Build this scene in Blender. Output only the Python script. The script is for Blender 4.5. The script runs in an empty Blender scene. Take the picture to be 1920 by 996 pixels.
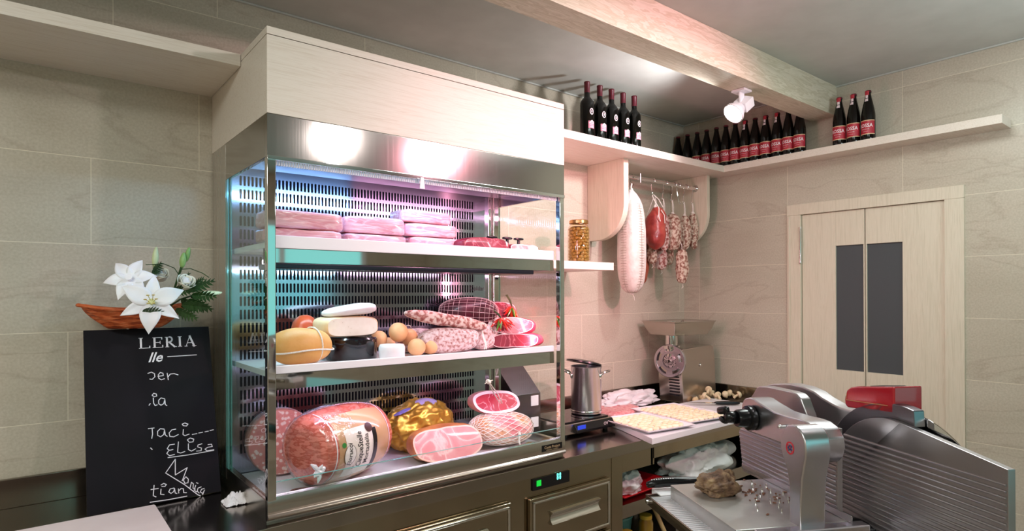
import bpy, bmesh, math, random
from mathutils import Vector, Matrix, noise, Euler
C = bpy.context.scene
COL = C.collection
random.seed(7)
PI = math.pi

# ------------------------------------------------------------------ camera
cam_data = bpy.data.cameras.new('camera')
cam = bpy.data.objects.new('camera', cam_data)
COL.objects.link(cam)
C.camera = cam
cam_data.sensor_fit = 'HORIZONTAL'
cam_data.sensor_width = 36.0
cam_data.lens = 1141.04 / 1920 * 36.0
cam_data.shift_y = 50.94 / 1920
cam_data.clip_start = 0.05
YAW, PITCH, ROLL = -0.67529, 0.003093, -0.003331
_f = Vector((math.cos(PITCH) * -math.sin(YAW), math.cos(PITCH) * math.cos(YAW), math.sin(PITCH)))
_r = Vector((math.cos(YAW), math.sin(YAW), 0))
_u = _r.cross(_f)
_r2 = math.cos(ROLL) * _r + math.sin(ROLL) * _u
_u2 = -math.sin(ROLL) * _r + math.cos(ROLL) * _u
_m = Matrix((_r2, _u2, -_f)).transposed().to_4x4()
cam.matrix_world = Matrix.Translation((-3.57952, -2.55464, 1.58317)) @ _m

# ------------------------------------------------------------------ world, lights, exposure
w = bpy.data.worlds.new('world'); C.world = w; w.use_nodes = True
w.node_tree.nodes['Background'].inputs[0].default_value = (0.75, 0.85, 0.9, 1)
w.node_tree.nodes['Background'].inputs[1].default_value = 0.05
C.view_settings.view_transform = 'Standard'
C.view_settings.look = 'None'
C.view_settings.exposure = 0.15
C.view_settings.gamma = 1.0
C.view_settings.use_curve_mapping = False


def area(name, loc, target, sx, sy, power, color, spread=180):
    l = bpy.data.lights.new(name, 'AREA'); l.shape = 'RECTANGLE'
    l.size, l.size_y, l.energy, l.color = sx, sy, power, color
    l.spread = math.radians(spread)
    o = bpy.data.objects.new(name, l); COL.objects.link(o)
    o.location = loc
    o.rotation_euler = (Vector(target) - Vector(loc)).to_track_quat('-Z', 'Y').to_euler()
    return o


def spot(name, loc, target, power, color, angle, blend=0.4, size=0.03):
    l = bpy.data.lights.new(name, 'SPOT'); l.energy, l.color = power, color
    l.spot_size = math.radians(angle); l.spot_blend = blend; l.shadow_soft_size = size
    o = bpy.data.objects.new(name, l); COL.objects.link(o)
    o.location = loc
    o.rotation_euler = (Vector(target) - Vector(loc)).to_track_quat('-Z', 'Y').to_euler()
    return o


# shop ceiling fittings behind the viewpoint: cool fluorescent panels, one cool and one rosy halogen spot
area('ceiling_panel_light', (-4.6, -1.9, 2.72), (-4.4, -1.7, 0), 1.2, 0.6, 36, (0.94, 1.0, 0.95))
area('ceiling_panel_light', (-1.5, -1.75, 2.72), (-1.5, -1.8, 0), 1.0, 0.4, 22, (0.92, 1.0, 0.96))
area('ceiling_panel_light', (-5.0, -4.2, 2.72), (-4.6, -3.9, 0), 1.2, 0.5, 24, (0.94, 1.0, 0.95))
area('added_ceiling_fill', (-1.0, -2.75, 2.25), (-0.9, -2.3, 2.75), 0.8, 0.10, 12, (0.86, 0.97, 1.0))  # unseen upward fill, added to brighten the ceiling near the beam
spot('halogen_spot_cool', (-2.05, -2.50, 2.57), (-3.0, -0.45, 1.80), 26, (1.0, 0.88, 0.87), 100, 0.9, 0.045)
spot('halogen_spot_rosy', (-1.33, -2.52, 2.57), (-1.60, -0.35, 1.80), 150, (1.0, 0.40, 0.50), 76, 1.0, 0.045)
# spotlight under the beam, lighting the shelf bottles and the wall behind the case
spot('beam_spot', (-0.868, -0.875, 2.455), (-1.5, -0.1, 2.38), 30, (0.97, 0.97, 1.0), 150, 0.6, 0.035)
# tubes of the refrigerated case
area('case_tube_top_cool', (-2.68, -0.590, 2.004), (-2.68, -0.33, 1.75), 0.60, 0.02, 2.9, (0.30, 0.55, 1.0))
area('case_tube_top_rosy', (-2.08, -0.590, 2.004), (-2.08, -0.33, 1.75), 0.55, 0.02, 1.5, (1.0, 0.45, 0.70))
area('case_tube_mid_cool', (-2.74, -0.455, 1.680), (-2.74, -0.38, 1.35), 0.46, 0.02, 1.4, (0.50, 0.88, 1.0))
area('case_tube_mid_rosy', (-2.22, -0.455, 1.680), (-2.22, -0.38, 1.35), 0.50, 0.02, 0.75, (1.0, 0.62, 0.78))
area('case_tube_low', (-2.42, -0.600, 1.290), (-2.42, -0.42, 0.93), 1.1, 0.02, 2.1, (0.92, 0.68, 1.0))

# added rosy fill inside the case, put in to pinken the wall beside it
area('added_wall_wash', (-1.832, -0.60, 1.62), (-1.2, 0.0, 1.60), 0.02, 0.7, 8.0, (1.0, 0.32, 0.42))

# ------------------------------------------------------------------ helpers


def lin(c):
    return tuple(((v / 255) / 12.92 if v / 255 <= 0.04045 else ((v / 255 + 0.055) / 1.055) ** 2.4) for v in c) + (1,)


def hexc(h):
    return lin((int(h[0:2], 16), int(h[2:4], 16), int(h[4:6], 16)))


def mat(name, col='808080', rough=0.5, metal=0.0, trans=0.0, ior=1.45, coat=0.0, spec=0.5, emit=None, es=0.0, alpha=1.0, sss=0.0):
    m = bpy.data.materials.new(name); m.use_nodes = True
    b = m.node_tree.nodes['Principled BSDF']
    b.inputs['Base Color'].default_value = hexc(col)
    b.inputs['Roughness'].default_value = rough
    b.inputs['Metallic'].default_value = metal
    b.inputs['Transmission Weight'].default_value = trans
    b.inputs['IOR'].default_value = ior
    b.inputs['Coat Weight'].default_value = coat
    b.inputs['Specular IOR Level'].default_value = spec
    b.inputs['Alpha'].default_value = alpha
    if sss:
        b.inputs['Subsurface Weight'].default_value = sss
        b.inputs['Subsurface Scale'].default_value = 0.01
    if emit:
        b.inputs['Emission Color'].default_value = hexc(emit)
        b.inputs['Emission Strength'].default_value = es
    return m


def node(m, t, **kw):
    n = m.node_tree.nodes.new(t)
    for k, v in kw.items():
        setattr(n, k, v)
    return n


def link(m, a, b):
    m.node_tree.links.new(a, b)


def mapped(m, scale=(1, 1, 1), rot=(0, 0, 0)):
    tc = node(m, 'ShaderNodeTexCoord'); mp = node(m, 'ShaderNodeMapping')
    mp.inputs['Scale'].default_value = scale
    mp.inputs['Rotation'].default_value = rot
    link(m, tc.outputs['Object'], mp.inputs['Vector'])
    return mp.outputs['Vector']


def ramp(m, fac, stops, interp='LINEAR'):
    r = node(m, 'ShaderNodeValToRGB')
    r.color_ramp.interpolation = interp
    e = r.color_ramp.elements
    while len(e) < len(stops):
        e.new(0.5)
    for i, (p, c) in enumerate(stops):
        e[i].position = p; e[i].color = hexc(c)
    link(m, fac, r.inputs['Fac'])
    return r.outputs['Color']


def noisy(name, stops, scale=10, detail=4, vec=(1, 1, 1), rough=0.5, metal=0, bump=0.0, bscale=None, tex='noise', dist=0.0, coat=0, rot=(0, 0, 0), sss=0, trans=0, interp='LINEAR', spec=0.5):
    m = mat(name, stops[0][1], rough, metal, coat=coat, sss=sss, trans=trans, spec=spec)
    b = m.node_tree.nodes['Principled BSDF']
    v = mapped(m, vec, rot)
    if tex == 'noise':
        t = node(m, 'ShaderNodeTexNoise'); t.inputs['Scale'].default_value = scale
        t.inputs['Detail'].default_value = detail; t.inputs['Distortion'].default_value = dist
        out = t.outputs['Fac']
    elif tex == 'voronoi':
        t = node(m, 'ShaderNodeTexVoronoi'); t.inputs['Scale'].default_value = scale
        t.inputs['Randomness'].default_value = 1.0
        out = t.outputs['Distance']
    elif tex == 'edge':
        t = node(m, 'ShaderNodeTexVoronoi'); t.feature = 'DISTANCE_TO_EDGE'; t.inputs['Scale'].default_value = scale
        if dist:
            n2 = node(m, 'ShaderNodeTexNoise'); n2.inputs['Scale'].default_value = scale * 1.2
            mx = node(m, 'ShaderNodeMixRGB'); mx.blend_type = 'ADD'; mx.inputs['Fac'].default_value = dist
            link(m, v, mx.inputs['Color1']); link(m, n2.outputs['Color'], mx.inputs['Color2']); link(m, v, n2.inputs['Vector'])
            v = mx.outputs['Color']
        out = t.outputs['Distance']
    link(m, v, t.inputs['Vector'])
    link(m, ramp(m, out, stops, interp), b.inputs['Base Color'])
    if bump:
        t2 = node(m, 'ShaderNodeTexNoise'); t2.inputs['Scale'].default_value = bscale or scale
        t2.inputs['Detail'].default_value = 5
        link(m, mapped(m, vec, rot), t2.inputs['Vector'])
        bp = node(m, 'ShaderNodeBump'); bp.inputs['Strength'].default_value = bump; bp.inputs['Distance'].default_value = 0.01
        link(m, t2.outputs['Fac'], bp.inputs['Height']); link(m, bp.outputs['Normal'], b.inputs['Normal'])
    return m


def frame_to(origin, x, z):
    """matrix whose z axis is z and x axis near x"""
    z = Vector(z).normalized(); x = Vector(x)
    x = (x - z * x.dot(z)).normalized(); y = z.cross(x)
    return Matrix.Translation(origin) @ Matrix((x, y, z)).transposed().to_4x4()


def axis_frame(origin, z):
    z = Vector(z)
    return frame_to(origin, (1, 0, 0) if abs(z.normalized().x) < 0.9 else (0, 1, 0), z)


class MB:
    def __init__(s):
        s.bm = bmesh.new(); s.mi = 0

    def _add(s, vs, fs, M=None):
        bv = [s.bm.verts.new((M @ Vector(v)) if M is not None else v) for v in vs]
        for f in fs:
            try:
                fc = s.bm.faces.new([bv[i] for i in f]); fc.material_index = s.mi
            except ValueError:
                pass
        return s

    def box(s, x0, y0, z0, x1, y1, z1, M=None):
        x0, x1 = min(x0, x1), max(x0, x1); y0, y1 = min(y0, y1), max(y0, y1); z0, z1 = min(z0, z1), max(z0, z1)
        v = [(x0, y0, z0), (x1, y0, z0), (x1, y1, z0), (x0, y1, z0), (x0, y0, z1), (x1, y0, z1), (x1, y1, z1), (x0, y1, z1)]
        return s._add(v, [(0, 3, 2, 1), (4, 5, 6, 7), (0, 1, 5, 4), (1, 2, 6, 5), (2, 3, 7, 6), (3, 0, 4, 7)], M)

    def lathe(s, prof, M=None, n=32, a0=0, a1=2 * PI):
        full = abs(a1 - a0 - 2 * PI) < 1e-6
        vs, rings = [], []
        for r, z in prof:
            if r < 1e-6:
                rings.append([len(vs)]); vs.append((0, 0, z))
            else:
                k = n if full else n + 1
                rings.append(list(range(len(vs), len(vs) + k)))
                for i in range(k):
                    a = a0 + (a1 - a0) * i / n
                    vs.append((r * math.cos(a), r * math.sin(a), z))
        fs = []
        for A, B in zip(rings, rings[1:]):
            m = n if full else n
            for i in range(m):
                j = (i + 1) % n if full else i + 1
                if len(A) == 1 and len(B) == 1: continue
                if len(A) == 1: fs.append((A[0], B[j], B[i]))
                elif len(B) == 1: fs.append((A[i], A[j], B[0]))
                else: fs.append((A[i], A[j], B[j], B[i]))
        return s._add(vs, fs, M)

    def cyl(s, p0, p1, r0, r1=None, n=20):
        p0, p1 = Vector(p0), Vector(p1); r1 = r0 if r1 is None else r1
        h = (p1 - p0).length
        return s.lathe([(0, 0), (r0, 0), (r1, h), (0, h)], axis_frame(p0, p1 - p0), n)

    def tube(s, pts, r, n=8, closed=False):
        pts = [Vector(p) for p in pts]; N = len(pts)
        rr = r if isinstance(r, (list, tuple)) else [r] * N
        vs, fs = [], []
        up = None
        for i, p in enumerate(pts):
            if closed: t = pts[(i + 1) % N] - pts[i - 1]
            else: t = pts[min(i + 1, N - 1)] - pts[max(i - 1, 0)]
            if t.length < 1e-9: t = Vector((0, 0, 1))
            t.normalize()
            if up is None:
                up = Vector((0, 0, 1)) if abs(t.z) < 0.9 else Vector((1, 0, 0))
            up = (up - t * up.dot(t))
            if up.length < 1e-6: up = Vector((1, 0, 0)) - t * t.x
            up.normalize(); b = t.cross(up)
            for k in range(n):
                a = 2 * PI * k / n
                vs.append(tuple(p + (up * math.cos(a) + b * math.sin(a)) * rr[i]))
        for i in range(N if closed else N - 1):
            j = (i + 1) % N
            for k in range(n):
                l = (k + 1) % n
                fs.append((i * n + k, i * n + l, j * n + l, j * n + k))
        if not closed:
            fs.append(tuple(reversed(range(n)))); fs.append(tuple((N - 1) * n + k for k in range(n)))
        return s._add(vs, fs)

    def prism(s, poly, M, t):
        """2D polygon in the xy plane of M, extruded t along its z"""
        n = len(poly)
        vs = [(a, b, 0) for a, b in poly] + [(a, b, t) for a, b in poly]
        fs = [tuple(range(n)), tuple(reversed(range(n, 2 * n)))] + [(i, i + n, (i + 1) % n + n, (i + 1) % n) for i in range(n)]
        return s._add(vs, fs, M)

    def ribbon(s, pts, wd, M, t=0.0008, closed=False):
        """thin flat stroke drawn in the xy plane of M"""
        for a, b in zip(pts, pts[1:] + ([pts[0]] if closed else [])):
            a, b = Vector(a), Vector(b); d = b - a
            if d.length < 1e-6: continue
            d.normalize(); nn = Vector((-d.y, d.x)) * wd / 2; a = a - d * wd * .35; b = b + d * wd * .35
            s.prism([tuple(a - nn), tuple(b - nn), tuple(b + nn), tuple(a + nn)], M, t)
        return s

    def ell(s, c, r, M=None, amp=0.0, freq=8.0, pw=2.0, nu=40, nv=24, seed=0, taper=0.0):
        """superellipsoid with noise; pw > 2 squares it off; taper narrows +x end"""
        def sg(v, e): return math.copysign(abs(v) ** e, v)
        e = 2.0 / pw
        Mt = Matrix.Translation(c) @ (M if M is not None else Matrix())
        vs = []
        off = Vector((seed * 3.1, seed * 1.7, seed * 2.3))
        def pt(th, ph):
            x = sg(math.sin(ph), e)
            q = Vector((r[0] * x, r[1] * sg(math.cos(ph), e) * sg(math.cos(th), e), r[2] * sg(math.cos(ph), e) * sg(math.sin(th), e)))
            k = 1 - taper * x
            q.y *= k; q.z *= k
            if amp:
                nrm = Vector((q.x / r[0], q.y / r[1], q.z / r[2])).normalized()
                q += nrm * amp * noise.noise(q * freq + off) + nrm * amp * .45 * noise.noise(q * freq * 2.7 + off)
            return tuple(q)
        vs.append(pt(0, -PI / 2))
        for j in range(1, nv):
            ph = -PI / 2 + PI * j / nv
            for i in range(nu): vs.append(pt(2 * PI * i / nu, ph))
        vs.append(pt(0, PI / 2)); L = len(vs) - 1
        fs = [(0, 1 + (i + 1) % nu, 1 + i) for i in range(nu)]
        for j in range(nv - 2):
            a = 1 + j * nu; b = a + nu
            fs += [(a + i, a + (i + 1) % nu, b + (i + 1) % nu, b + i) for i in range(nu)]
        a = 1 + (nv - 2) * nu
        fs += [(a + i, a + (i + 1) % nu, L) for i in range(nu)]
        return s._add(vs, fs, Mt)

    def cut(s, co, no, face_mi=1, rim=0.0, rim_mi=2):
        """slice off what lies on the +no side and fill the face, optional rim"""
        g = s.bm.verts[:] + s.bm.edges[:] + s.bm.faces[:]
        r = bmesh.ops.bisect_plane(s.bm, geom=g, plane_co=co, plane_no=no, clear_outer=True)
        ed = [e for e in r['geom_cut'] if isinstance(e, bmesh.types.BMEdge)]
        f = bmesh.ops.contextual_create(s.bm, geom=ed)['faces']
        for q in f: q.material_index = face_mi
        if rim and f:
            rr = bmesh.ops.inset_region(s.bm, faces=f, thickness=rim, use_even_offset=True)
            for q in rr['faces']: q.material_index = rim_mi
        return s

    def sheet(s, fn, nu, nv, t=0.0):
        """surface fn(u, v) with u, v in 0..1; with thickness t it becomes a closed sheet"""
        P = [[Vector(fn(i / nu, j / nv)) for j in range(nv + 1)] for i in range(nu + 1)]
        idx = lambda i, j: i * (nv + 1) + j
        vs = [tuple(P[i][j]) for i in range(nu + 1) for j in range(nv + 1)]
        fs = [(idx(i, j), idx(i + 1, j), idx(i + 1, j + 1), idx(i, j + 1)) for i in range(nu) for j in range(nv)]
        if t:
            n0 = len(vs)
            for i in range(nu + 1):
                for j in range(nv + 1):
                    du = P[min(i + 1, nu)][j] - P[max(i - 1, 0)][j]; dv = P[i][min(j + 1, nv)] - P[i][max(j - 1, 0)]
                    nn = du.cross(dv)
                    nn = nn.normalized() if nn.length > 1e-12 else Vector((0, 0, 1))
                    vs.append(tuple(P[i][j] - nn * t))
            fs += [tuple(n0 + k for k in reversed(f)) for f in fs[:]]
            for i in range(nu):
                fs.append((idx(i, 0), idx(i, 0) + n0, idx(i + 1, 0) + n0, idx(i + 1, 0)))
                fs.append((idx(i + 1, nv), idx(i + 1, nv) + n0, idx(i, nv) + n0, idx(i, nv)))
            for j in range(nv):
                fs.append((idx(0, j + 1), idx(0, j + 1) + n0, idx(0, j) + n0, idx(0, j)))
                fs.append((idx(nu, j), idx(nu, j) + n0, idx(nu, j + 1) + n0, idx(nu, j + 1)))
        return s._add(vs, fs)

    def build(s, name, mats, parent=None, bev=0.0, segs=2, smooth=True, sharp=0.7, sub=0, label=None, fix=True, local=False):
        if not isinstance(mats, (list, tuple)): mats = [mats]
        bm = s.bm
        if fix:
            bmesh.ops.recalc_face_normals(bm, faces=bm.faces[:])
        if bev:
            bm.normal_update()
            ed = [e for e in bm.edges if len(e.link_faces) == 2 and e.calc_face_angle(0) > 0.5]
            bmesh.ops.bevel(bm, geom=ed, offset=bev, segments=segs, profile=0.5, affect='EDGES', clamp_overlap=True)
        bm.normal_update()
        for f in bm.faces: f.smooth = smooth
        for e in bm.edges:
            if len(e.link_faces) == 2 and e.calc_face_angle(0) > sharp: e.smooth = False
        me = bpy.data.meshes.new(name)
        bm.to_mesh(me); bm.free()
        for m in mats: me.materials.append(m)
        o = bpy.data.objects.new(name, me); COL.objects.link(o)
        if parent is not None:
            attach(o, parent)
            if local: o.matrix_parent_inverse = Matrix()
        if bev:
            wn = o.modifiers.new('wn', 'WEIGHTED_NORMAL'); wn.weight = 80; wn.keep_sharp = True
        if sub:
            md = o.modifiers.new('sub', 'SUBSURF'); md.levels = sub; md.render_levels = sub
        if label: o['label'] = label
        return o


def world_of(o):
    m = o.matrix_basis.copy()
    if o.parent: m = world_of(o.parent) @ o.matrix_parent_inverse @ m
    return m


def attach(o, parent):
    o.parent = parent
    o.matrix_parent_inverse = world_of(parent).inverted()


def thing(name, label, cat, loc=(0, 0, 0), rotz=0, group=None):
    o = bpy.data.objects.new(name, None); COL.objects.link(o)
    o.empty_display_size = 0.05
    o.location = loc; o.rotation_euler = (0, 0, rotz)
    o['label'] = label; o['category'] = cat
    if group: o['group'] = group
    return o


def tag(o, label, cat, group=None):
    o['label'] = label; o['category'] = cat
    if group: o['group'] = group
    return o


def struct(o):
    o['kind'] = 'structure'
    return o


def rest(o, z, y_front=None):
    """let a soft thing settle: nothing of it sinks below the surface it lies on"""
    todo = [o] + list(o.children)
    for q in todo:
        if q.type != 'MESH': continue
        Mw = world_of(q); Mi = Mw.inverted()
        for v in q.data.vertices:
            p = Mw @ v.co
            if p.z < z + .0004 or (y_front is not None and p.y < y_front):
                p.z = max(p.z, z + .0004)
                if y_front is not None: p.y = max(p.y, y_front)
                v.co = Mi @ p
    return o


def dup(src, loc=None, rotz=None, label=None, group=None, M=None):
    r = src.copy(); COL.objects.link(r)
    if M is not None: r.matrix_basis = M
    if loc is not None: r.location = loc
    if rotz is not None: r.rotation_euler = (0, 0, rotz)
    if label: r['label'] = label
    if group: r['group'] = group
    for ch in list(src.children):
        c = ch.copy(); COL.objects.link(c); c.parent = r
        for g in list(ch.children):
            d = g.copy(); COL.objects.link(d); d.parent = c
    return r


def text_geo(mb, txt, size, fn, align='CENTER', shear=0.0, bold=0.0, res=2, xs=1.0):
    """filled letters; fn maps (x, y) on the flat sheet to a 3D point"""
    cu = bpy.data.curves.new('t', 'FONT'); cu.body = txt; cu.size = size
    cu.align_x = align; cu.align_y = 'CENTER'; cu.shear = shear; cu.offset = bold; cu.resolution_u = res
    ob = bpy.data.objects.new('t', cu); COL.objects.link(ob)
    bpy.context.view_layer.update()
    me = ob.evaluated_get(bpy.context.evaluated_depsgraph_get()).to_mesh()
    vs = [tuple(fn(v.co.x * xs, v.co.y)) for v in me.vertices]
    fs = [tuple(p.vertices) for p in me.polygons]
    mb._add(vs, fs)
    bpy.data.objects.remove(ob); bpy.data.curves.remove(cu)
    return mb

# ------------------------------------------------------------------ materials
M = {}


def wood(name, a, b, vec):
    return noisy(name, [(0.3, a), (0.5, b), (0.7, a)], scale=3.0, detail=8, vec=vec, rough=0.42, bump=0.08, dist=1.2)


M['wood_x'] = wood('pale_oak_along_x', 'd8cabb', 'e4d9cd', (1.5, 30, 40))
M['wood_y'] = wood('pale_oak_along_y', 'd8cabb', 'e4d9cd', (30, 1.5, 40))
M['wood_z'] = wood('pale_oak_upright', 'cfc3ae', 'dcd0bd', (40, 40, 1.5))
M['wood_beam'] = noisy('oak_beam_cathedral_grain', [(0.38, 'cfc4b0'), (0.5, 'bfb29a'), (0.54, 'd6cbb8'), (0.7, 'c8bda8')], scale=2.4, detail=6, vec=(1.2, 14, 10), rough=0.5, dist=2.6)


def tile_mat(name, axis, joint_x, shift, joint_z):
    """stone tiles .615 x .30 with pale joints; axis 0 = runs along x, 1 = runs along y"""
    m = mat(name, 'b9a98d', 0.32)
    b = m.node_tree.nodes['Principled BSDF']
    tc = node(m, 'ShaderNodeTexCoord'); sp = node(m, 'ShaderNodeSeparateXYZ'); link(m, tc.outputs['Object'], sp.inputs[0])
    def mth(op, a, c=None, d=None):
        n = node(m, 'ShaderNodeMath'); n.operation = op
        for i, q in enumerate((a, c, d)):
            if q is None: continue
            if isinstance(q, (int, float)): n.inputs[i].default_value = q
            else: link(m, q, n.inputs[i])
        return n.outputs[0]
    z = mth('DIVIDE', mth('SUBTRACT', sp.outputs['Z'], joint_z), 0.3)
    row = mth('FLOOR', z)
    fz = mth('FRACT', z)
    x = mth('DIVIDE', mth('SUBTRACT', mth('ADD', sp.outputs[axis], mth('MULTIPLY', row, shift)), joint_x), 0.615)
    col = mth('FLOOR', x); fx = mth('FRACT', x)
    gz = mth('MULTIPLY', mth('MINIMUM', fz, mth('SUBTRACT', 1.0, fz)), 0.3)
    gx = mth('MULTIPLY', mth('MINIMUM', fx, mth('SUBTRACT', 1.0, fx)), 0.615)
    g = mth('LESS_THAN', mth('MINIMUM', gz, gx), 0.0011)
    # veins, different on every tile
    cmb = node(m, 'ShaderNodeCombineXYZ')
    link(m, mth('ADD', sp.outputs[axis], mth('MULTIPLY', row, 3.7)), cmb.inputs[0])
    link(m, mth('ADD', mth('MULTIPLY', sp.outputs['Z'], 3.2), mth('MULTIPLY', col, 1.9)), cmb.inputs[1])
    link(m, mth('MULTIPLY', row, 2.3), cmb.inputs[2])
    n1 = node(m, 'ShaderNodeTexNoise'); n1.inputs['Scale'].default_value = 1.1; n1.inputs['Detail'].default_value = 6
    n1.inputs['Roughness'].default_value = 0.5; n1.inputs['Distortion'].default_value = 0.5
    link(m, cmb.outputs[0], n1.inputs['Vector'])
    base = ramp(m, n1.outputs['Fac'], [(0.22, 'b8ad9c'), (0.470, 'c6bcac'), (0.492, 'bbaf9f'), (0.502, 'c5baaa'), (0.8, 'cec5b6')])
    n3 = node(m, 'ShaderNodeTexNoise'); n3.inputs['Scale'].default_value = 120; n3.inputs['Detail'].default_value = 2
    link(m, tc.outputs['Object'], n3.inputs['Vector'])
    mul = node(m, 'ShaderNodeMixRGB'); mul.blend_type = 'MULTIPLY'; mul.inputs['Fac'].default_value = 1
    link(m, base, mul.inputs['Color1']); link(m, ramp(m, n3.outputs['Fac'], [(0.3, 'eeece8'), (0.7, 'ffffff')]), mul.inputs['Color2'])
    mx = node(m, 'ShaderNodeMixRGB'); link(m, g, mx.inputs['Fac']); link(m, mul.outputs[0], mx.inputs['Color1'])
    mx.inputs['Color2'].default_value = hexc('e2d8c4')
    link(m, mx.outputs[0], b.inputs['Base Color'])
    return m


M['tile_back'] = tile_mat('stone_tiles_back', 0, -0.39, 0.275, 1.161)
M['tile_right'] = tile_mat('stone_tiles_right', 1, -0.1225, 0.0, 1.161)
M['tile_plain'] = tile_mat('stone_tiles_side', 1, 0.0, 0.0, 1.161)
M['tile_front'] = tile_mat('stone_tiles_front', 0, 0.0, 0.0, 1.161)
M['ceiling'] = noisy('ceiling_paint', [(0.3, 'b9bab4'), (0.7, 'c4c5bf')], scale=6, rough=0.75)
M['floor'] = noisy('floor_tiles', [(0.3, '8a7a6c'), (0.7, 'a39284')], scale=3, rough=0.25)


def steel(name, col, rough, vec=None, amt=0.1):
    m = mat(name, col, rough, 1.0)
    if vec:
        b = m.node_tree.nodes['Principled BSDF']
        t = node(m, 'ShaderNodeTexNoise'); t.inputs['Scale'].default_value = 4; t.inputs['Detail'].default_value = 6
        link(m, mapped(m, vec), t.inputs['Vector'])
        mr = node(m, 'ShaderNodeMapRange'); mr.inputs['To Min'].default_value = rough - amt; mr.inputs['To Max'].default_value = rough + amt
        link(m, t.outputs['Fac'], mr.inputs['Value']); link(m, mr.outputs[0], b.inputs['Roughness'])
        bp = node(m, 'ShaderNodeBump'); bp.inputs['Strength'].default_value = 0.012; bp.inputs['Distance'].default_value = 0.002
        link(m, t.outputs['Fac'], bp.inputs['Height']); link(m, bp.outputs[0], b.inputs['Normal'])
    return m


M['mirror'] = steel('polished_steel', 'd8d6d2', 0.04)
M['brush_z'] = steel('brushed_steel_upright', 'd0cbc6', 0.27, (40, 40, 0.4), 0.03)
M['band'] = steel('head_band_steel', 'b8b4af', 0.11, (40, 40, 0.4), 0.015)
M['rib_metal'] = mat('ribbed_aluminium', 'e4e2e6', 0.3, 0.55)
M['brush_x'] = steel('brushed_steel_lengthwise', 'c4bdb4', 0.24, (0.4, 40, 40), 0.03)
M['counter'] = steel('counter_steel', 'a39a90', 0.16, (1, 1, 1), 0.05)
M['cabinet'] = steel('cabinet_steel', 'a0947f', 0.13, (0.8, 0.8, 0.8), 0.04)
M['cast'] = steel('cast_aluminium', 'b9b4b6', 0.34, (20, 20, 20), 0.04)
M['satin'] = steel('satin_aluminium', 'cfcbd0', 0.27)
M['chrome'] = steel('chrome', 'e6e6e6', 0.06)


def thin(name, tint='f6fffc', ior=1.45, rough=0.0, bump=0.0, bscale=20, extra=0.0):
    """thin clear pane or film: see-through with a Fresnel reflection"""
    m = bpy.data.materials.new(name); m.use_nodes = True
    nt = m.node_tree
    nt.nodes.remove(nt.nodes['Principled BSDF'])
    tr = node(m, 'ShaderNodeBsdfTransparent'); tr.inputs[0].default_value = hexc(tint)
    gl = node(m, 'ShaderNodeBsdfGlossy'); gl.inputs['Roughness'].default_value = rough
    fr = node(m, 'ShaderNodeLayerWeight'); fr.inputs['Blend'].default_value = 0.5
    pw_ = node(m, 'ShaderNodeMath'); pw_.operation = 'POWER'; link(m, fr.outputs['Facing'], pw_.inputs[0]); pw_.inputs[1].default_value = 4.0
    f0 = ((ior - 1) / (ior + 1)) ** 2
    ma = node(m, 'ShaderNodeMath'); ma.operation = 'MULTIPLY_ADD'; link(m, pw_.outputs[0], ma.inputs[0])
    ma.inputs[1].default_value = 0.8; ma.inputs[2].default_value = f0
    mx = node(m, 'ShaderNodeMixShader')
    if bump:
        t2 = node(m, 'ShaderNodeTexNoise'); t2.inputs['Scale'].default_value = bscale; t2.inputs['Detail'].default_value = 4
        link(m, mapped(m), t2.inputs['Vector'])
        bp = node(m, 'ShaderNodeBump'); bp.inputs['Strength'].default_value = bump; bp.inputs['Distance'].default_value = 0.01
        link(m, t2.outputs['Fac'], bp.inputs['Height']); link(m, bp.outputs[0], gl.inputs['Normal']); link(m, bp.outputs[0], fr.inputs['Normal'])
    fac = ma.outputs[0]
    if extra:
        ad = node(m, 'ShaderNodeMath'); ad.operation = 'ADD'; ad.use_clamp = True; link(m, fac, ad.inputs[0]); ad.inputs[1].default_value = extra
        fac = ad.outputs[0]
    link(m, fac, mx.inputs[0]); link(m, tr.outputs[0], mx.inputs[1]); link(m, gl.outputs[0], mx.inputs[2])
    link(m, mx.outputs[0], nt.nodes['Material Output'].inputs['Surface'])
    return m


M['glass'] = thin('clear_glass')
M['glass_edge'] = mat('glass_green_edge', '8fd6cf', 0.05, trans=0.6)
M['jar_glass'] = thin('jar_glass', 'fffaf0', 1.35)
M['black'] = mat('black_plastic', '0d0d10', 0.25)
M['dark'] = mat('dark_interior', '141018', 0.4)
M['white'] = mat('white_plastic', 'e9e6ea', 0.35)
M['paper'] = noisy('white_paper', [(0.3, 'e4dde2'), (0.7, 'f4eef2')], scale=20, rough=0.6)
M['bag'] = noisy('thin_white_bag', [(0.3, 'cfd3d2'), (0.7, 'e8ebea')], scale=12, rough=0.35, bump=0.3)
M['string'] = noisy('white_string', [(0.3, 'd8cfc4'), (0.7, 'f6f0ea')], scale=200, rough=0.8)


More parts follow.
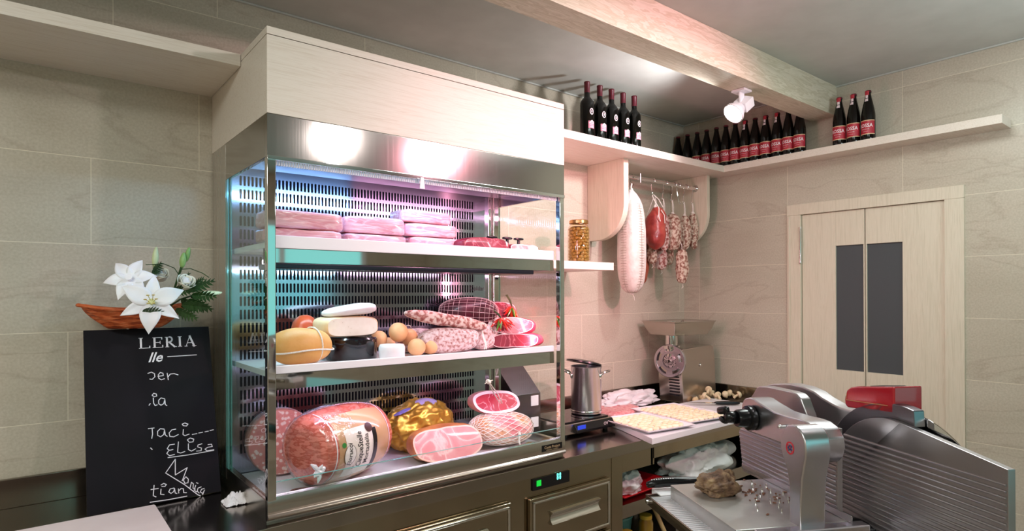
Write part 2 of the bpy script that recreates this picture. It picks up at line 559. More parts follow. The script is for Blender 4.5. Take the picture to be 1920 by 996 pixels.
def perf_mat():
    m = mat('perforated_steel', 'b4b8c8', 0.12, 1.0)
    b = m.node_tree.nodes['Principled BSDF']
    tc = node(m, 'ShaderNodeTexCoord'); sp = node(m, 'ShaderNodeSeparateXYZ'); link(m, tc.outputs['Object'], sp.inputs[0])
    def mth(op, a, c=None):
        n = node(m, 'ShaderNodeMath'); n.operation = op
        for i, q in enumerate((a, c)):
            if q is None: continue
            if isinstance(q, (int, float)): n.inputs[i].default_value = q
            else: link(m, q, n.inputs[i])
        return n.outputs[0]
    px, pz, r, h = 0.0139, 0.0489, 0.0039, 0.0142
    fx = mth('FRACT', mth('DIVIDE', mth('ADD', sp.outputs['X'], 4.0), px))
    fz = mth('FRACT', mth('ADD', mth('DIVIDE', mth('SUBTRACT', sp.outputs['Z'], 2.002), pz), 20.5))
    dx = mth('MULTIPLY', mth('SUBTRACT', fx, 0.5), px)
    dz = mth('MAXIMUM', mth('SUBTRACT', mth('ABSOLUTE', mth('MULTIPLY', mth('SUBTRACT', fz, 0.5), pz)), h), 0.0)
    d = mth('SQRT', mth('ADD', mth('MULTIPLY', dx, dx), mth('MULTIPLY', dz, dz)))
    inx = mth('MULTIPLY', mth('GREATER_THAN', sp.outputs['X'], -2.972), mth('LESS_THAN', sp.outputs['X'], -1.925))
    inz = mth('MULTIPLY', mth('GREATER_THAN', sp.outputs['Z'], 1.0), mth('LESS_THAN', sp.outputs['Z'], 2.03))
    hole = mth('MULTIPLY', mth('LESS_THAN', d, r), mth('MULTIPLY', inx, inz))
    out = m.node_tree.nodes['Material Output']
    dk = node(m, 'ShaderNodeBsdfPrincipled'); dk.inputs['Base Color'].default_value = hexc('08060c'); dk.inputs['Roughness'].default_value = 0.9
    dk.inputs['Specular IOR Level'].default_value = 0.1
    mx = node(m, 'ShaderNodeMixShader'); link(m, hole, mx.inputs[0]); link(m, b.outputs[0], mx.inputs[1]); link(m, dk.outputs[0], mx.inputs[2])
    link(m, mx.outputs[0], out.inputs['Surface'])
    return m


M['perf'] = perf_mat()

# ------------------------------------------------------------------ the room
ZC, ZB = 2.7524, 2.584
RX0, RY0 = -5.8, -4.8


def slab(name, m, *b, **k):
    return MB().box(*b).build(name, m, **k)


struct(slab('floor', M['floor'], RX0 - .1, RY0 - .1, -0.1, 0.1, 0.1, 0))
struct(slab('ceiling', M['ceiling'], RX0 - .1, RY0 - .1, ZC, 0.1, 0.1, ZC + 0.1))
struct(slab('wall_back', M['tile_back'], RX0 - .1, 0, 0, 0.1, 0.1, ZC))
struct(slab('wall_left', M['tile_plain'], RX0 - .1, RY0, 0, RX0, 0, ZC))
struct(slab('wall_front', M['tile_front'], RX0 - .1, RY0 - .1, 0, 0.1, RY0, ZC))
mb = MB()
DY0, DY1, DZ = -0.7375, -1.62, 2.111   # door opening in the right wall
mb.box(0, DY0, 0, 0.1, 0, ZC).box(0, DY1, DZ, 0.1, DY0, ZC).box(0, RY0, 0, 0.1, DY1, ZC)
struct(mb.build('wall_right', M['tile_right']))
struct(slab('trim_1', M['ceiling'], RX0, -0.012, ZC - 0.008, 0, 0, ZC, bev=0.002))
struct(slab('trim_2', M['ceiling'], -0.012, RY0, ZC - 0.008, 0, -0.012, ZC, bev=0.002))
# oak beam under the ceiling
mb = MB().box(RX0, -1.025, ZB, -0.001, -0.885, ZC - 0.0005)
struct(mb.build('trim_3', M['wood_beam'], bev=0.0015))

# unseen glowing window added behind the viewpoint for cyan glints in the steel
wf = MB().box(-3.35, RY0, 0.95, -0.75, RY0 + 0.05, 1.0).box(-3.35, RY0, 2.25, -0.75, RY0 + 0.05, 2.30)
for x in (-3.35, -2.50, -1.65, -0.80): wf.box(x, RY0, 1.0, x + 0.05, RY0 + 0.05, 2.25)
wf = struct(wf.build('added_window_1', M['white'], bev=0.002))
MB().box(-3.30, RY0 + 0.002, 1.0, -0.80, RY0 + 0.012, 2.25).build('added_glow_pane', mat('added_glow_pane', '406060', 0.1, emit='8ce8e4', es=1.0), wf)

# door in the right wall: frame, two leaves with smoked glass panels
d = MB()
d.box(-0.012, DY0 - 0.082, 0, 0.09, DY0, DZ - 0.063).box(-0.012, DY1, 0, 0.09, DY1 + 0.082, DZ - 0.063).box(-0.012, DY1, DZ - 0.0629, 0.09, DY0, DZ)
d.box(-0.018, DY0 - 0.020, 0, 0, DY0 - 0.010, DZ - 0.07)
door = struct(d.build('door_1', M['wood_z'], bev=0.002))
for y0, y1 in ((-0.823, -1.1635), (-1.169, -1.535)):
    mb = MB()
    py0 = y0 - 0.189 if y0 > -1 else y0 - 0.006
    py1 = y1 + 0.006 if y0 > -1 else y1 + 0.187
    x0, x1 = 0.004, 0.044
    mb.box(x0, y0, 0.01, x1, py0, 2.046).box(x0, py1, 0.01, x1, y1, 2.046)
    mb.box(x0, py0, 0.01, x1, py1, 1.153).box(x0, py0, 1.853, x1, py1, 2.046)
    lf = mb.build('door_leaf', M['wood_z'], door, bev=0.001)
    MB().box(0.014, py0, 1.153, 0.022, py1, 1.853).build('glass_panel', mat('smoked_glass', '4b4f52', 0.45, spec=0.3), lf)
hg = MB().cyl((-0.016, -0.821, 1.77), (-0.016, -0.821, 1.967), 0.006).cyl((-0.016, -0.821, 1.762), (-0.016, -0.821, 1.772), 0.008).cyl((-0.016, -0.821, 1.965), (-0.016, -0.821, 1.975), 0.008).cyl((-0.016, -0.821, 1.785), (-0.016, -0.821, 1.80), 0.0068)
hg.build('hinge', M['chrome'], door, label='chrome barrel hinge')

# ------------------------------------------------------------------ high shelves and brackets
SD, SR, ZT, ZS = -0.4053, -0.1482, 2.3892, 2.3487
mb = MB().prism([(-1.793, 0), (-0.0005, 0), (-0.0005, -1.80), (SR, -1.80), (SR, SD), (-1.793, SD)], Matrix.Translation((0, 0, ZS)), ZT - ZS)
tag(mb.build('wall_shelf', M['wood_x'], bev=0.0015), 'long L-shaped pale oak shelf carrying the bottles around the corner', 'shelf')
mb = MB().box(-3.95, SD, ZS, -3.0155, -0.0005, ZT)
tag(mb.build('wall_shelf', M['wood_x'], bev=0.0015), 'empty pale oak shelf high on the wall left of the display case', 'shelf')


def bracket_poly(depth, h, r, n=14):
    p = [(0, 0), (depth, 0), (depth, -(h - r))]
    for i in range(1, n + 1):
        a = PI / 2 * i / n
        p.append((depth - r + r * math.cos(a), -(h - r) - r * math.sin(a)))
    p.append((0, -h))
    return p


def bracket(x0, x1, depth, h, r, label):
    # local x -> -y world, local y -> z world
    Mx = Matrix(((0, 0, 1, x0), (-1, 0, 0, -0.0005), (0, 1, 0, ZS), (0, 0, 0, 1)))
    o = MB().prism(bracket_poly(depth, h, r), Mx, x1 - x0).build('shelf_bracket', M['wood_z'], bev=0.003)
    return tag(o, label, 'bracket')


bracket(-0.955, -0.915, 0.285, 0.45, 0.20, 'rounded oak side panel under the shelf, nearer the display case')
bracket(-0.150, -0.120, 0.285, 0.45, 0.20, 'rounded oak side panel under the shelf at the wall corner')
mb = MB().cyl((-0.915, -0.2, 2.272), (-0.150, -0.2, 2.272), 0.0125, n=24)
mb.cyl((-0.915, -0.2, 2.272), (-0.909, -0.2, 2.272), 0.022).cyl((-0.156, -0.2, 2.272), (-0.150, -0.2, 2.272), 0.022)
tag(mb.build('hanging_rail', M['chrome']), 'round steel rail between the two oak side panels', 'rail')
mb = MB().box(-1.76, -0.36, 1.711, -1.125, -0.0005, 1.751)
tag(mb.build('small_shelf', M['wood_x'], bev=0.001), 'short white-edged shelf under the jar of olives', 'shelf')

# ------------------------------------------------------------------ steel counter with drawers and open bay
CF, CT, CB = -0.7132, 0.9, 0.8522
cn = thing('steel_counter', 'long stainless steel counter under the display case, trays and grinder', 'counter', (-2.0, -0.35, 0))
mb = MB().box(-4.3, CF, CB, -0.002, -0.013, CT)
mb.box(-4.3, -0.014, CT - 0.001, -0.002, -0.001, 0.995).box(-0.014, CF, CT - 0.001, -0.001, -0.014, 0.995)
mb.build('worktop', M['counter'], cn, bev=0.003)
mb = MB()
mb.box(-4.28, CF + 0.03, 0.12, -4.26, -0.02, CB).box(-1.535, CF + 0.004, 0.12, -1.463, -0.02, CB)     # sides and divider
mb.box(-0.03, CF + 0.02, 0.12, -0.01, -0.02, CB).box(-4.28, -0.03, 0.12, -0.01, -0.02, CB)
mb.box(-4.28, CF + 0.03, 0.12, -0.01, -0.02, 0.14)
mb.box(-4.28, CF + 0.006, 0.12, -1.535, CF + 0.02, CB)
mb.build('body', M['cabinet'], cn)
mb = MB().box(-1.463, CF + 0.004, 0.772, -1.245, CF + 0.02, CB).box(-1.245, CF + 0.004, 0.80, -0.03, CF + 0.02, CB)
mb.box(-1.262, CF + 0.004, 0.772, -1.235, CF + 0.02, CB)
mb.build('apron', M['cabinet'], cn, bev=0.001)
mb = MB().box(-1.463, CF + 0.012, 0.603, -0.03, -0.03, 0.622).box(-1.463, CF + 0.006, 0.56, -0.03, CF + 0.012, 0.622)
mb.build('middle_shelf', M['counter'], cn, bev=0.001)
for x in (-3.95, -3.1, -2.08, -1.5, -0.05):
    MB().cyl((x, CF + 0.08, 0), (x, CF + 0.08, 0.12), 0.02).build('foot', M['chrome'], cn)


def drawer_front(x0, x1, z0, z1, handle, parent, name):
    y = CF + 0.006
    mb = MB().box(x0, y - 0.022, z0, x1, y, z1)
    f = mb.build(name, M['cabinet'], parent, bev=0.006, segs=3)
    mb = MB()
    b, t = 0.028, 0.012
    yy = y - 0.022
    for a in ((x0 + t, z1 - t - 0.010, x1 - t, z1 - t), (x0 + t, z0 + t, x1 - t, z0 + t + 0.010), (x0 + t, z0 + t, x0 + t + 0.010, z1 - t), (x1 - t - 0.010, z0 + t, x1 - t, z1 - t)):
        mb.box(a[0], yy - 0.006, a[1], a[2], yy + 0.001, a[3])
    mb.build('raised_rim', M['mirror'], f, bev=0.004, segs=3)
    if handle:
        hx0, hx1, hz0, hz1 = handle
        n = 10
        prof = [(yy - 0.001, hz1), (yy - 0.016, hz1 - 0.003)] + [(yy - 0.016 + 0.014 * math.sin(PI * i / n), hz1 - 0.006 - (hz1 - hz0 - 0.010) * i / n) for i in range(n + 1)] + [(yy - 0.006, hz0), (yy - 0.001, hz0)]
        Mx = Matrix(((0, 0, 1, hx0), (1, 0, 0, 0), (0, 1, 0, 0), (0, 0, 0, 1)))
        MB().prism(prof, Mx, hx1 - hx0).build('handle', M['mirror'], f)
    return f


drawer_front(-2.028, -1.560, 0.560, 0.775, (-1.925, -1.645, 0.652, 0.708), cn, 'drawer')
drawer_front(-2.028, -1.560, 0.330, 0.548, (-1.925, -1.645, 0.425, 0.481), cn, 'drawer')
drawer_front(-2.620, -2.120, 0.330, 0.785, (-2.50, -2.24, 0.665, 0.715), cn, 'drawer')
drawer_front(-3.220, -2.680, 0.330, 0.785, (-3.10, -2.80, 0.665, 0.715), cn, 'drawer')
mb = MB().box(-2.002, CF - 0.0005, 0.80, -1.80, CF + 0.012, 0.846)
cp = mb.build('control_panel', M['black'], cn)
MB().box(-1.983, CF - 0.004, 0.815, -1.960, CF - 0.0006, 0.838).build('green_switch', mat('green_lit_switch', '0a5a20', 0.3, emit='1cff50', es=0.6), cp, bev=0.001)
seg = mat('cyan_digits', '0a2020', 0.4, emit='6ffff0', es=2.5)
mb = MB()
for dx in (-1.872, -1.858):
    for dz in (0.824, 0.836):
        mb.box(dx, CF - 0.0016, dz, dx + 0.0022, CF - 0.0006, dz + 0.009).box(dx + 0.006, CF - 0.0016, dz, dx + 0.0082, CF - 0.0006, dz + 0.009)
    for dz in (0.8222, 0.8335, 0.8455):
        mb.box(dx + 0.001, CF - 0.0016, dz - 0.001, dx + 0.007, CF - 0.0006, dz + 0.001)
mb.build('digital_display', seg, cp, label='glowing cyan digits 88')

# ------------------------------------------------------------------ the refrigerated display case
L, R, F = -3.0143, -1.7934, -0.6811
BZ, SZ2, SZ1 = 0.935, 1.345, 1.752     # deck, middle shelf, top shelf
case = thing('display_case', 'tall glass and steel refrigerated display case full of cheese and cured meat', 'display case', (-2.404, -0.34, 0.9001))
mb = MB()
# base trough: sides, deck, rounded kick and fascia
mb.box(L, F + 0.012, 0.9002, R, -0.0155, 0.925)
mb.box(L, F + 0.012, 0.925, L + 0.02, -0.215, 0.965).box(R - 0.02, F + 0.012, 0.925, R, -0.215, 0.965)
mb.build('base', M['brush_x'], case)
prof = [(F + 0.014, 0.905), (F + 0.004, 0.908), (F - 0.004, 0.914), (F - 0.006, 0.920), (F + 0.002, 0.926), (F, 0.930), (F, 0.962), (F + 0.004, 0.976), (F + 0.012, 0.981), (F + 0.020, 0.978), (F + 0.020, 0.905)]
Mx = Matrix(((0, 0, 1, L), (1, 0, 0, 0), (0, 1, 0, 0), (0, 0, 0, 1)))
fas = MB().prism(prof, Mx, R - L).build('front_fascia', M['brush_x'], case)
mb = MB().box(-1.925, F - 0.0012, 0.936, -1.812, F - 0.0001, 0.962)
pl = mb.build('name_plate', M['black'], fas, label='small black maker plate')
mb = MB()
text_geo(mb, 'Costa Project', 0.0155, lambda x, y: (-1.8685 + x, F - 0.0015, 0.951 + y))
text_geo(mb, 'refrigeration  equipment', 0.0068, lambda x, y: (-1.8685 + x, F - 0.0015, 0.9405 + y))
mb.build('plate_lettering', mat('gold_lettering', 'b3a078', 0.4), pl)
# deck with paper and drain holes
mb = MB().box(L + 0.02, F + 0.020, 0.925, R - 0.02, -0.215, BZ)
mb.build('deck', mat('pale_deck', 'e9e4ef', 0.35), case)
for x, y, c in ((-2.870, -0.548, 'c9c3c9'), (-1.862, -0.552, 'd7a13a')):
    mb = MB().lathe([(0.030, 0), (0.034, 0.002), (0.037, 0.0), (0.037, -0.004), (0.030, -0.004)], Matrix.Translation((x, y, BZ + 0.0015)), 32)
    r = mb.build('drain_ring', M['chrome'], case)
    MB().lathe([(0, 0), (0.030, 0)], Matrix.Translation((x, y, BZ + 0.001)), 32).build('drain_cover', mat('drain_tint', '4a3a2c' if c[0] == 'c' else c, 0.3), r, fix=False)
# back chamber with perforated front
mb = MB().box(L, -0.200, 0.925, R, -0.0155, 2.1295)
mb.build('rear_housing', M['brush_z'], case)
mb = MB().box(L + 0.012, -0.206, BZ, R - 0.060, -0.2005, 2.075)
bk = mb.build('perforated_panel', M['perf'], case)
mb = MB()
text_geo(mb, 'Coldar', 0.030, lambda x, y: (-1.91 + x, -0.2068, 1.612 + y))
mb.build('printed_name', mat('dark_print', '22262a', 0.5), bk)
mb = MB().box(R - 0.060, -0.222, BZ, R - 0.045, -0.2005, 2.06).box(R - 0.030, -0.222, BZ, R - 0.006, -0.2005, 2.06)
mb.build('corner_post', M['mirror'], case, bev=0.002)
# side walls below the glass, chrome corner posts
for x in (L, R):
    s = 1 if x == L else -1
    mb = MB().box(x, F, 0.965, x + s * 0.026, F + 0.026, 2.0)
    mb.build('front_post', M['mirror'], case, bev=0.003)
    mb = MB().box(x + s * 0.002, F + 0.028, 0.966, x + s * 0.008, -0.236, 1.999)
    g = mb.build('side_glass', M['glass'], case)
    mb = MB().box(x, -0.236, 0.966, x + s * 0.012, -0.2005, 1.999)
    mb.build('side_strip', M['glass_edge'] if x == L else M['mirror'], case)
# head: steel band, honeycomb air outlet, dark canopy inside
mb = MB().box(L, F, 2.000, R, F + 0.02, 2.1295).box(L, F + 0.02, 2.000, L + 0.015, -0.2005, 2.1295).box(R - 0.015, F + 0.02, 2.000, R, -0.2005, 2.1295)
mb.box(L + 0.015, F + 0.02, 2.117, R - 0.015, -0.2005, 2.1295)
mb.build('steel_head_band', M['band'], case, bev=0.0015)
mb = MB().box(L, F - 0.004, 1.990, R, F + 0.008, 2.004)
mb.build('head_trim', M['chrome'], case, bev=0.002)
mb = MB().prism([(F + 0.022, 2.032), (F + 0.022, 2.112), (-0.208, 2.112), (-0.208, 2.050), (-0.46, 2.030), (-0.58, 2.030)], Mx @ Matrix.Translation((0, 0, 0.016)), R - L - 0.032)
cnp = mb.build('inner_canopy', mat('dark_blue_canopy', '100c1c', 0.35), case)
n = 150
mb = MB()
for i in range(n):
    x = L + 0.03 + (R - L - 0.06) * i / n
    mb.box(x, F + 0.010, 1.978, x + 0.0035, F + 0.020, 1.996)
mb.build('air_outlet_teeth', M['white'], cnp)
MB().prism([(-0.006, 0), (0.006, 0), (0.010, -0.040), (-0.010, -0.040)], Matrix(((1, 0, 0, -2.487), (0, 0, 1, F - 0.0075), (0, 1, 0, 1.997), (0, 0, 0, 1))), 0.003).build('price_clip', M['white'], case, label='white plastic clip hanging from the head trim')


def tube_lamp(x0, x1, y, z, em, es, parent, name='light_tube'):
    o = MB().cyl((x0, y, z), (x1, y, z), 0.0075, n=16).build(name, mat('tube_' + em, 'ffffff', 0.4, emit=em, es=es), parent)
    return o


tube_lamp(-2.99, -2.37, -0.600, 2.016, 'c8f0ff', 8, cnp)
tube_lamp(-2.36, -1.82, -0.600, 2.016, 'ffc8e4', 5, cnp)
# shelves
for z, nm, dz, em in ((SZ1, 'top', 0.0, 'ffe4f2'), (SZ2, 'middle', 0.0, 'eaf0ff')):
    zf = 1.768 if z == SZ1 else 1.366      # top edge of the white front rail
    zl = 1.728 if z == SZ1 else 1.341
    zm = 1.684 if z == SZ1 else 1.292
    sh = MB().box(L + 0.028, -0.635, z - 0.018, R - 0.028, -0.207, z).build('shelf_board', M['paper'], case)
    MB().box(L + 0.03, -0.650, zl, R - 0.03, -0.6355, zf).build('white_front_rail', mat('ribbed_white_rail', 'f3eef4', 0.3), sh, bev=0.003)
    MB().box(L + 0.03, -0.647, zm, R - 0.03, -0.642, zl - 0.001).build('mirror_strip', M['mirror'], sh)
    MB().box(L + 0.03, -0.641, zm, R - 0.03, -0.540, z - 0.019).build('lamp_housing', M['dark'], sh)
    if z == SZ1:
        MB().box(L + 0.03, -0.645, zm - 0.018, R - 0.14, -0.49, zm - 0.0005).build('dark_underside', mat('dark_shelf_underside', '2a2b34', 0.2, 0.5), sh, bev=0.003)
    tube_lamp(L + 0.05, R - 0.17, -0.465 if z == SZ1 else -0.52, (zm + 0.010 if z == SZ1 else zm + 0.014), em, 3.5, sh)
# low front glass
MB().box(L + 0.026, F + 0.003, 0.978, R - 0.026, F + 0.009, 1.0195).build('low_front_glass', M['glass'], case)
MB().box(L + 0.026, F + 0.0028, 1.0196, R - 0.026, F + 0.0092, 1.0212).build('glass_top_edge', M['glass_edge'], case)
# steel hood box of pale oak on top of the case
hood = thing('oak_hood', 'large pale oak box sitting on top of the display case', 'hood', (-2.404, -0.34, 2.1302))
MB().box(L, F, 2.1302, R, -0.001, 2.3655).build('front_board', M['wood_x'], hood, bev=0.0008)
MB().box(L, F, 2.3675, R, -0.001, 2.3903).build('top_board', M['wood_x'], hood, bev=0.0008)
MB().box(L + 0.004, F + 0.004, 2.36, R - 0.004, -0.002, 2.37).build('joint', M['dark'], hood)
# dark steel housing seen through the right glass
bx = thing('steel_housing', 'dark steel box between the display case and the pot', 'box', (-1.60, -0.17, 0.9001))
Mx2 = Matrix(((0, 0, 1, -1.76), (1, 0, 0, 0), (0, 1, 0, 0), (0, 0, 0, 1)))
MB().prism([(-0.02, 0.9002), (-0.30, 0.9002), (-0.30, 1.10), (-0.12, 1.262), (-0.02, 1.262)], Mx2, 0.165).build('shell', steel('dark_steel', '8a7c84', 0.25), bx, bev=0.003)
for z0, z1 in ((0.935, 0.985), (1.10 - 0.06, 1.10 - 0.01)):
    MB().box(-1.66, -0.304, z0, -1.612, -0.3002, z1).build('white_socket', M['white'], bx, bev=0.002)

# ------------------------------------------------------------------ food materials
M['pork'] = noisy('packed_pork_belly', [(0.25, 'd08890'), (0.42, 'd8949a'), (0.5, 'e2b0b4'), (0.58, 'd08890'), (0.75, 'dea2a8')], scale=4, detail=4, vec=(1.2, 3, 9), rough=0.20, bump=0.25, bscale=9, coat=0.6, dist=1.6)
M['lean'] = noisy('dark_cured_meat', [(0.3, '741828'), (0.485, '8a2236'), (0.5, 'b86a74'), (0.515, '822034'), (0.75, '641424')], scale=5, detail=4, rough=0.28, dist=1.8, coat=0.3)
M['lean_dark'] = noisy('dark_meat_skin', [(0.3, '5c1526'), (0.55, '8a2a3e'), (0.75, 'a8606c')], scale=14, detail=6, rough=0.4, bump=0.3)
M['fat'] = noisy('white_fat', [(0.3, 'f2c9cc'), (0.7, 'fae4e2')], scale=20, rough=0.35)
M['ham_pink'] = noisy('cooked_ham_face', [(0.3, 'd98084'), (0.45, 'e39a9a'), (0.5, 'efc0bc'), (0.54, 'e09090'), (0.75, 'd47a7e')], scale=6, detail=5, rough=0.22, dist=1.5, coat=0.4)
M['ham_skin'] = noisy('golden_ham_skin', [(0.3, '9a5434'), (0.6, 'c27c4c'), (0.8, 'd89a68')], scale=16, rough=0.4, bump=0.3)
M['prosc'] = noisy('raw_ham_face', [(0.3, 'b03040'), (0.485, 'b43c4a'), (0.5, 'dc9ca0'), (0.515, 'ac3444'), (0.75, 'a02838')], scale=7, detail=3, rough=0.25, dist=2.0, coat=0.3)
M['mort'] = noisy('mortadella_face', [(0.0, 'f2d6d0'), (0.34, 'eccac4'), (0.40, 'd98a82'), (1.0, 'cf7c78')], scale=62, tex='voronoi', rough=0.24, coat=0.5)
M['salami'] = noisy('mould_coated_salami', [(0.34, '84403c'), (0.46, 'a87068'), (0.54, 'ceb2aa'), (0.75, 'dfcec6')], scale=62, detail=6, rough=0.7, bump=0.4, bscale=60)
M['salami_pale'] = noisy('pale_mould_salami', [(0.32, '8e5650'), (0.43, 'b89290'), (0.52, 'd0b6b8'), (0.75, 'decfd2')], scale=85, detail=6, rough=0.7, bump=0.4, bscale=50)
M['sal_brown'] = noisy('brown_mould_salami', [(0.34, '7a4438'), (0.46, 'a07a6a'), (0.55, 'cbb8a6'), (0.75, 'dccebc')], scale=66, detail=6, rough=0.75, bump=0.5, bscale=60)
M['red_sausage'] = noisy('smooth_red_casing', [(0.3, '7c2422'), (0.5, 'a8423a'), (0.65, 'b85a4c'), (0.8, 'c88070')], scale=11, rough=0.38, coat=0.2, bump=.3)
M['scam'] = noisy('smoked_cheese_skin', [(0.3, 'd89448'), (0.6, 'e0a45c'), (0.8, 'e8b878')], scale=8, rough=0.5, bump=0.12, bscale=60)
M['ball'] = noisy('small_smoked_cheese_skin', [(0.3, 'dca272'), (0.6, 'e8b888'), (0.8, 'efcaa0')], scale=9, rough=0.45)
M['cheese'] = noisy('cream_cheese_paste', [(0.0, '8a7a68'), (0.05, 'b9a892'), (0.09, 'ebe1d6'), (1.0, 'f0e8de')], scale=60, tex='voronoi', rough=0.45)
M['rind'] = noisy('beige_rind', [(0.3, 'd8b48c'), (0.7, 'ecd2ac')], scale=20, rough=0.5)
M['blackrind'] = mat('black_waxed_rind', '150f14', 0.12, coat=0.6)
M['ricotta'] = noisy('white_fresh_cheese', [(0.3, 'ded4d6'), (0.7, 'ebe4e4')], scale=20, rough=0.4)
M['chili'] = noisy('red_chili_skin', [(0.3, 'b80f14'), (0.6, 'dd2a1c'), (0.8, 'ea5a20')], scale=12, rough=0.18, coat=0.6)
M['chili_g'] = mat('green_chili_skin', '4a7a28', 0.25, coat=0.5)
M['stem'] = noisy('dry_green_stem', [(0.3, '22301a'), (0.7, '4a5a30')], scale=30, rough=0.7)
M['gold'] = noisy('gold_foil', [(0.3, 'c89a34'), (0.7, 'eec462')], scale=8, rough=0.30, metal=0.7, bump=0.12, bscale=10)
M['wrap'] = mat('clear_film', 'ffffff', 0.12, trans=0.0, alpha=0.22, coat=1.0, spec=1.0)


def rz(a): return Matrix.Rotation(math.radians(a), 4, 'Z')
def ry(a): return Matrix.Rotation(math.radians(a), 4, 'Y')
def rx(a): return Matrix.Rotation(math.radians(a), 4, 'X')


# vacuum packed pork belly slabs, top shelf
slabs = [((-2.870, -0.545, 1.7735), (.128, .058, .022), -2, 'pale pink vacuum packed pork slab lying under another at the left end of the top shelf', 1),
         ((-2.868, -0.545, 1.826), (.130, .060, .030), 3, 'thick glossy vacuum packed pork slab on top at the far left of the top shelf', 2),
         ((-2.595, -0.505, 1.7755), (.120, .058, .024), 0, 'bottom pork slab of the middle pair on the top shelf', 3),
         ((-2.597, -0.505, 1.831), (.116, .056, .031), -4, 'upper pork slab of the middle pair on the top shelf', 4),
         ((-2.318, -0.455, 1.780), (.116, .055, .028), 0, 'lowest slab in the tallest pork stack on the top shelf', 5),
         ((-2.336, -0.455, 1.834), (.117, .055, .026), 0, 'middle slab in the tallest pork stack on the top shelf', 6),
         ((-2.360, -0.455, 1.885), (.114, .053, .025), 2, 'paler uppermost slab of the tallest pork stack on the top shelf', 7)]
for c, r, a, lb, sd in slabs:
    mb = MB().ell((0, 0, 0), r, None, amp=.004, freq=14, pw=8, seed=sd, nu=56, nv=44)
    o = mb.build('pork_slab', M['pork'], sharp=1.5)
    o.location = c; o.rotation_euler = (0, 0, math.radians(a))
    tag(o, lb, 'meat', 'vacuum packed pork slabs on the top shelf')
# dark red lean piece and flat piece
mb = MB().ell((0, 0, 0), (.135, .07, .032), None, amp=.008, freq=14, pw=3.2, seed=11, taper=-.12)
mb.cut((0, -.052, 0), (0, -1, 0.15), 1, 0.0)
o = mb.build('cured_beef', [M['lean_dark'], M['lean']], sharp=1.0); o.location = (-2.108, -0.50, 1.785)
tag(o, 'dark red wrapped piece of cured meat beside the tallest pork stack', 'meat')
mb = MB().ell((0, 0, 0), (.085, .06, .024), None, amp=.005, freq=18, pw=3.5, seed=12)
mb.cut((0, -.044, 0), (0, -1, 0.1), 1, .004, 2)
o = mb.build('cured_meat_piece', [M['lean_dark'], M['ham_pink'], M['fat']], sharp=1.0); o.location = (-1.895, -0.50, 1.777)
tag(o, 'small flat pale piece of cured meat at the right end of the top shelf', 'meat')
for k, (x, lb) in enumerate(((-1.985, 'black T-shaped stopper nearest the dark red meat'), (-1.900, 'middle of the three black T-shaped stoppers'), (-1.835, 'black T-shaped stopper nearest the right glass'))):
    y = -0.425
    mb = MB().cyl((x, y, SZ1 + .0005), (x, y, 1.800), .014, .010).cyl((x, y, 1.800), (x, y, 1.830), .007)
    mb.ell((x, y, 1.834), (.026, .012, .006), None, pw=3, nu=24, nv=16)
    tag(mb.build('bottle_stopper', M['black']), lb, 'stopper', 'black T-shaped stoppers')

# ---- middle shelf
t = thing('smoked_cheese', 'big orange smoked cheese tied with string, left end of the middle shelf', 'cheese', (-2.865, -0.515, SZ2))
mb = MB().ell((-2.855, -0.510, SZ2 + .067), (.118, .075, .062), rz(15), amp=.006, freq=10, pw=2.1, seed=21, taper=.0)
mb.build('body', M['scam'], t, sharp=2)
mb = MB()
Mb = Matrix.Translation((-2.855, -0.510, SZ2 + .067)) @ rz(15)
for ax in (0, 1):
    pts = []
    for i in range(40):
        a = 2 * PI * i / 40
        if ax == 0: pts.append(Mb @ Vector((.121 * math.cos(a), .078 * math.sin(a), -.012 + .004 * math.sin(3 * a))))
        else: pts.append(Mb @ Vector((.045 + .010 * math.cos(a), .0735 * math.cos(a), .0615 * math.sin(a))))
    mb.tube(pts, .0028, 6, closed=True)
mb.build('string', M['string'], t)
# black wheel, beige cheese on top, thin piece above
t = thing('black_cheese_wheel', 'black rinded round cheese under the beige one', 'cheese', (-2.632, -0.40, SZ2))
MB().lathe([(0, 0), (.088, 0), (.093, .006), (.093, .076), (.087, .082), (0, .082)], Matrix.Translation((-2.630, -0.415, SZ2 + .0005)), 48).build('rind', M['blackrind'], t)
mb = MB().ell((-2.650, -0.405, 1.468), (.112, .085, .0385), rz(4), amp=.003, freq=8, pw=3.6, seed=23, nu=56, nv=40)
mb.cut((-2.65, -.470, 1.468), (.05, -1, .02), 1, 0)
o = mb.build('cream_cheese_block', [M['rind'], M['cheese']], sharp=.8)
tag(o, 'cut cream coloured cheese with small holes lying on the black wheel', 'cheese')
mb = MB().ell((-2.640, -0.405, 1.526), (.096, .07, .0185), rz(4) @ ry(-7), amp=.003, freq=9, pw=3.2, seed=24, taper=-.22)
o = mb.build('cheese_slice', M['ricotta'], sharp=1.5)
tag(o, 'thin white wedge of cheese on the very top of the cheese pile', 'cheese')
mb = MB().ell((-2.775, -0.335, 1.425), (.05, .05, .085), None, amp=.004, freq=9, pw=2.3, seed=25)
tag(mb.build('red_waxed_cheese', noisy('red_wax', [(.3, 'a83a20'), (.7, 'd0603a')], scale=9, rough=.3), sharp=2), 'red rounded cheese standing behind the cream cheese', 'cheese')
mb = MB().lathe([(0, 0), (.040, 0), (.047, .010), (.048, .045), (.043, .056), (0, .058)], Matrix.Translation((-2.525, -0.530, SZ2 + .0005)), 40)
tag(mb.build('fresh_cheese', M['ricotta'], sharp=1.2), 'small round snow white cheese in front of the black wheel', 'cheese')
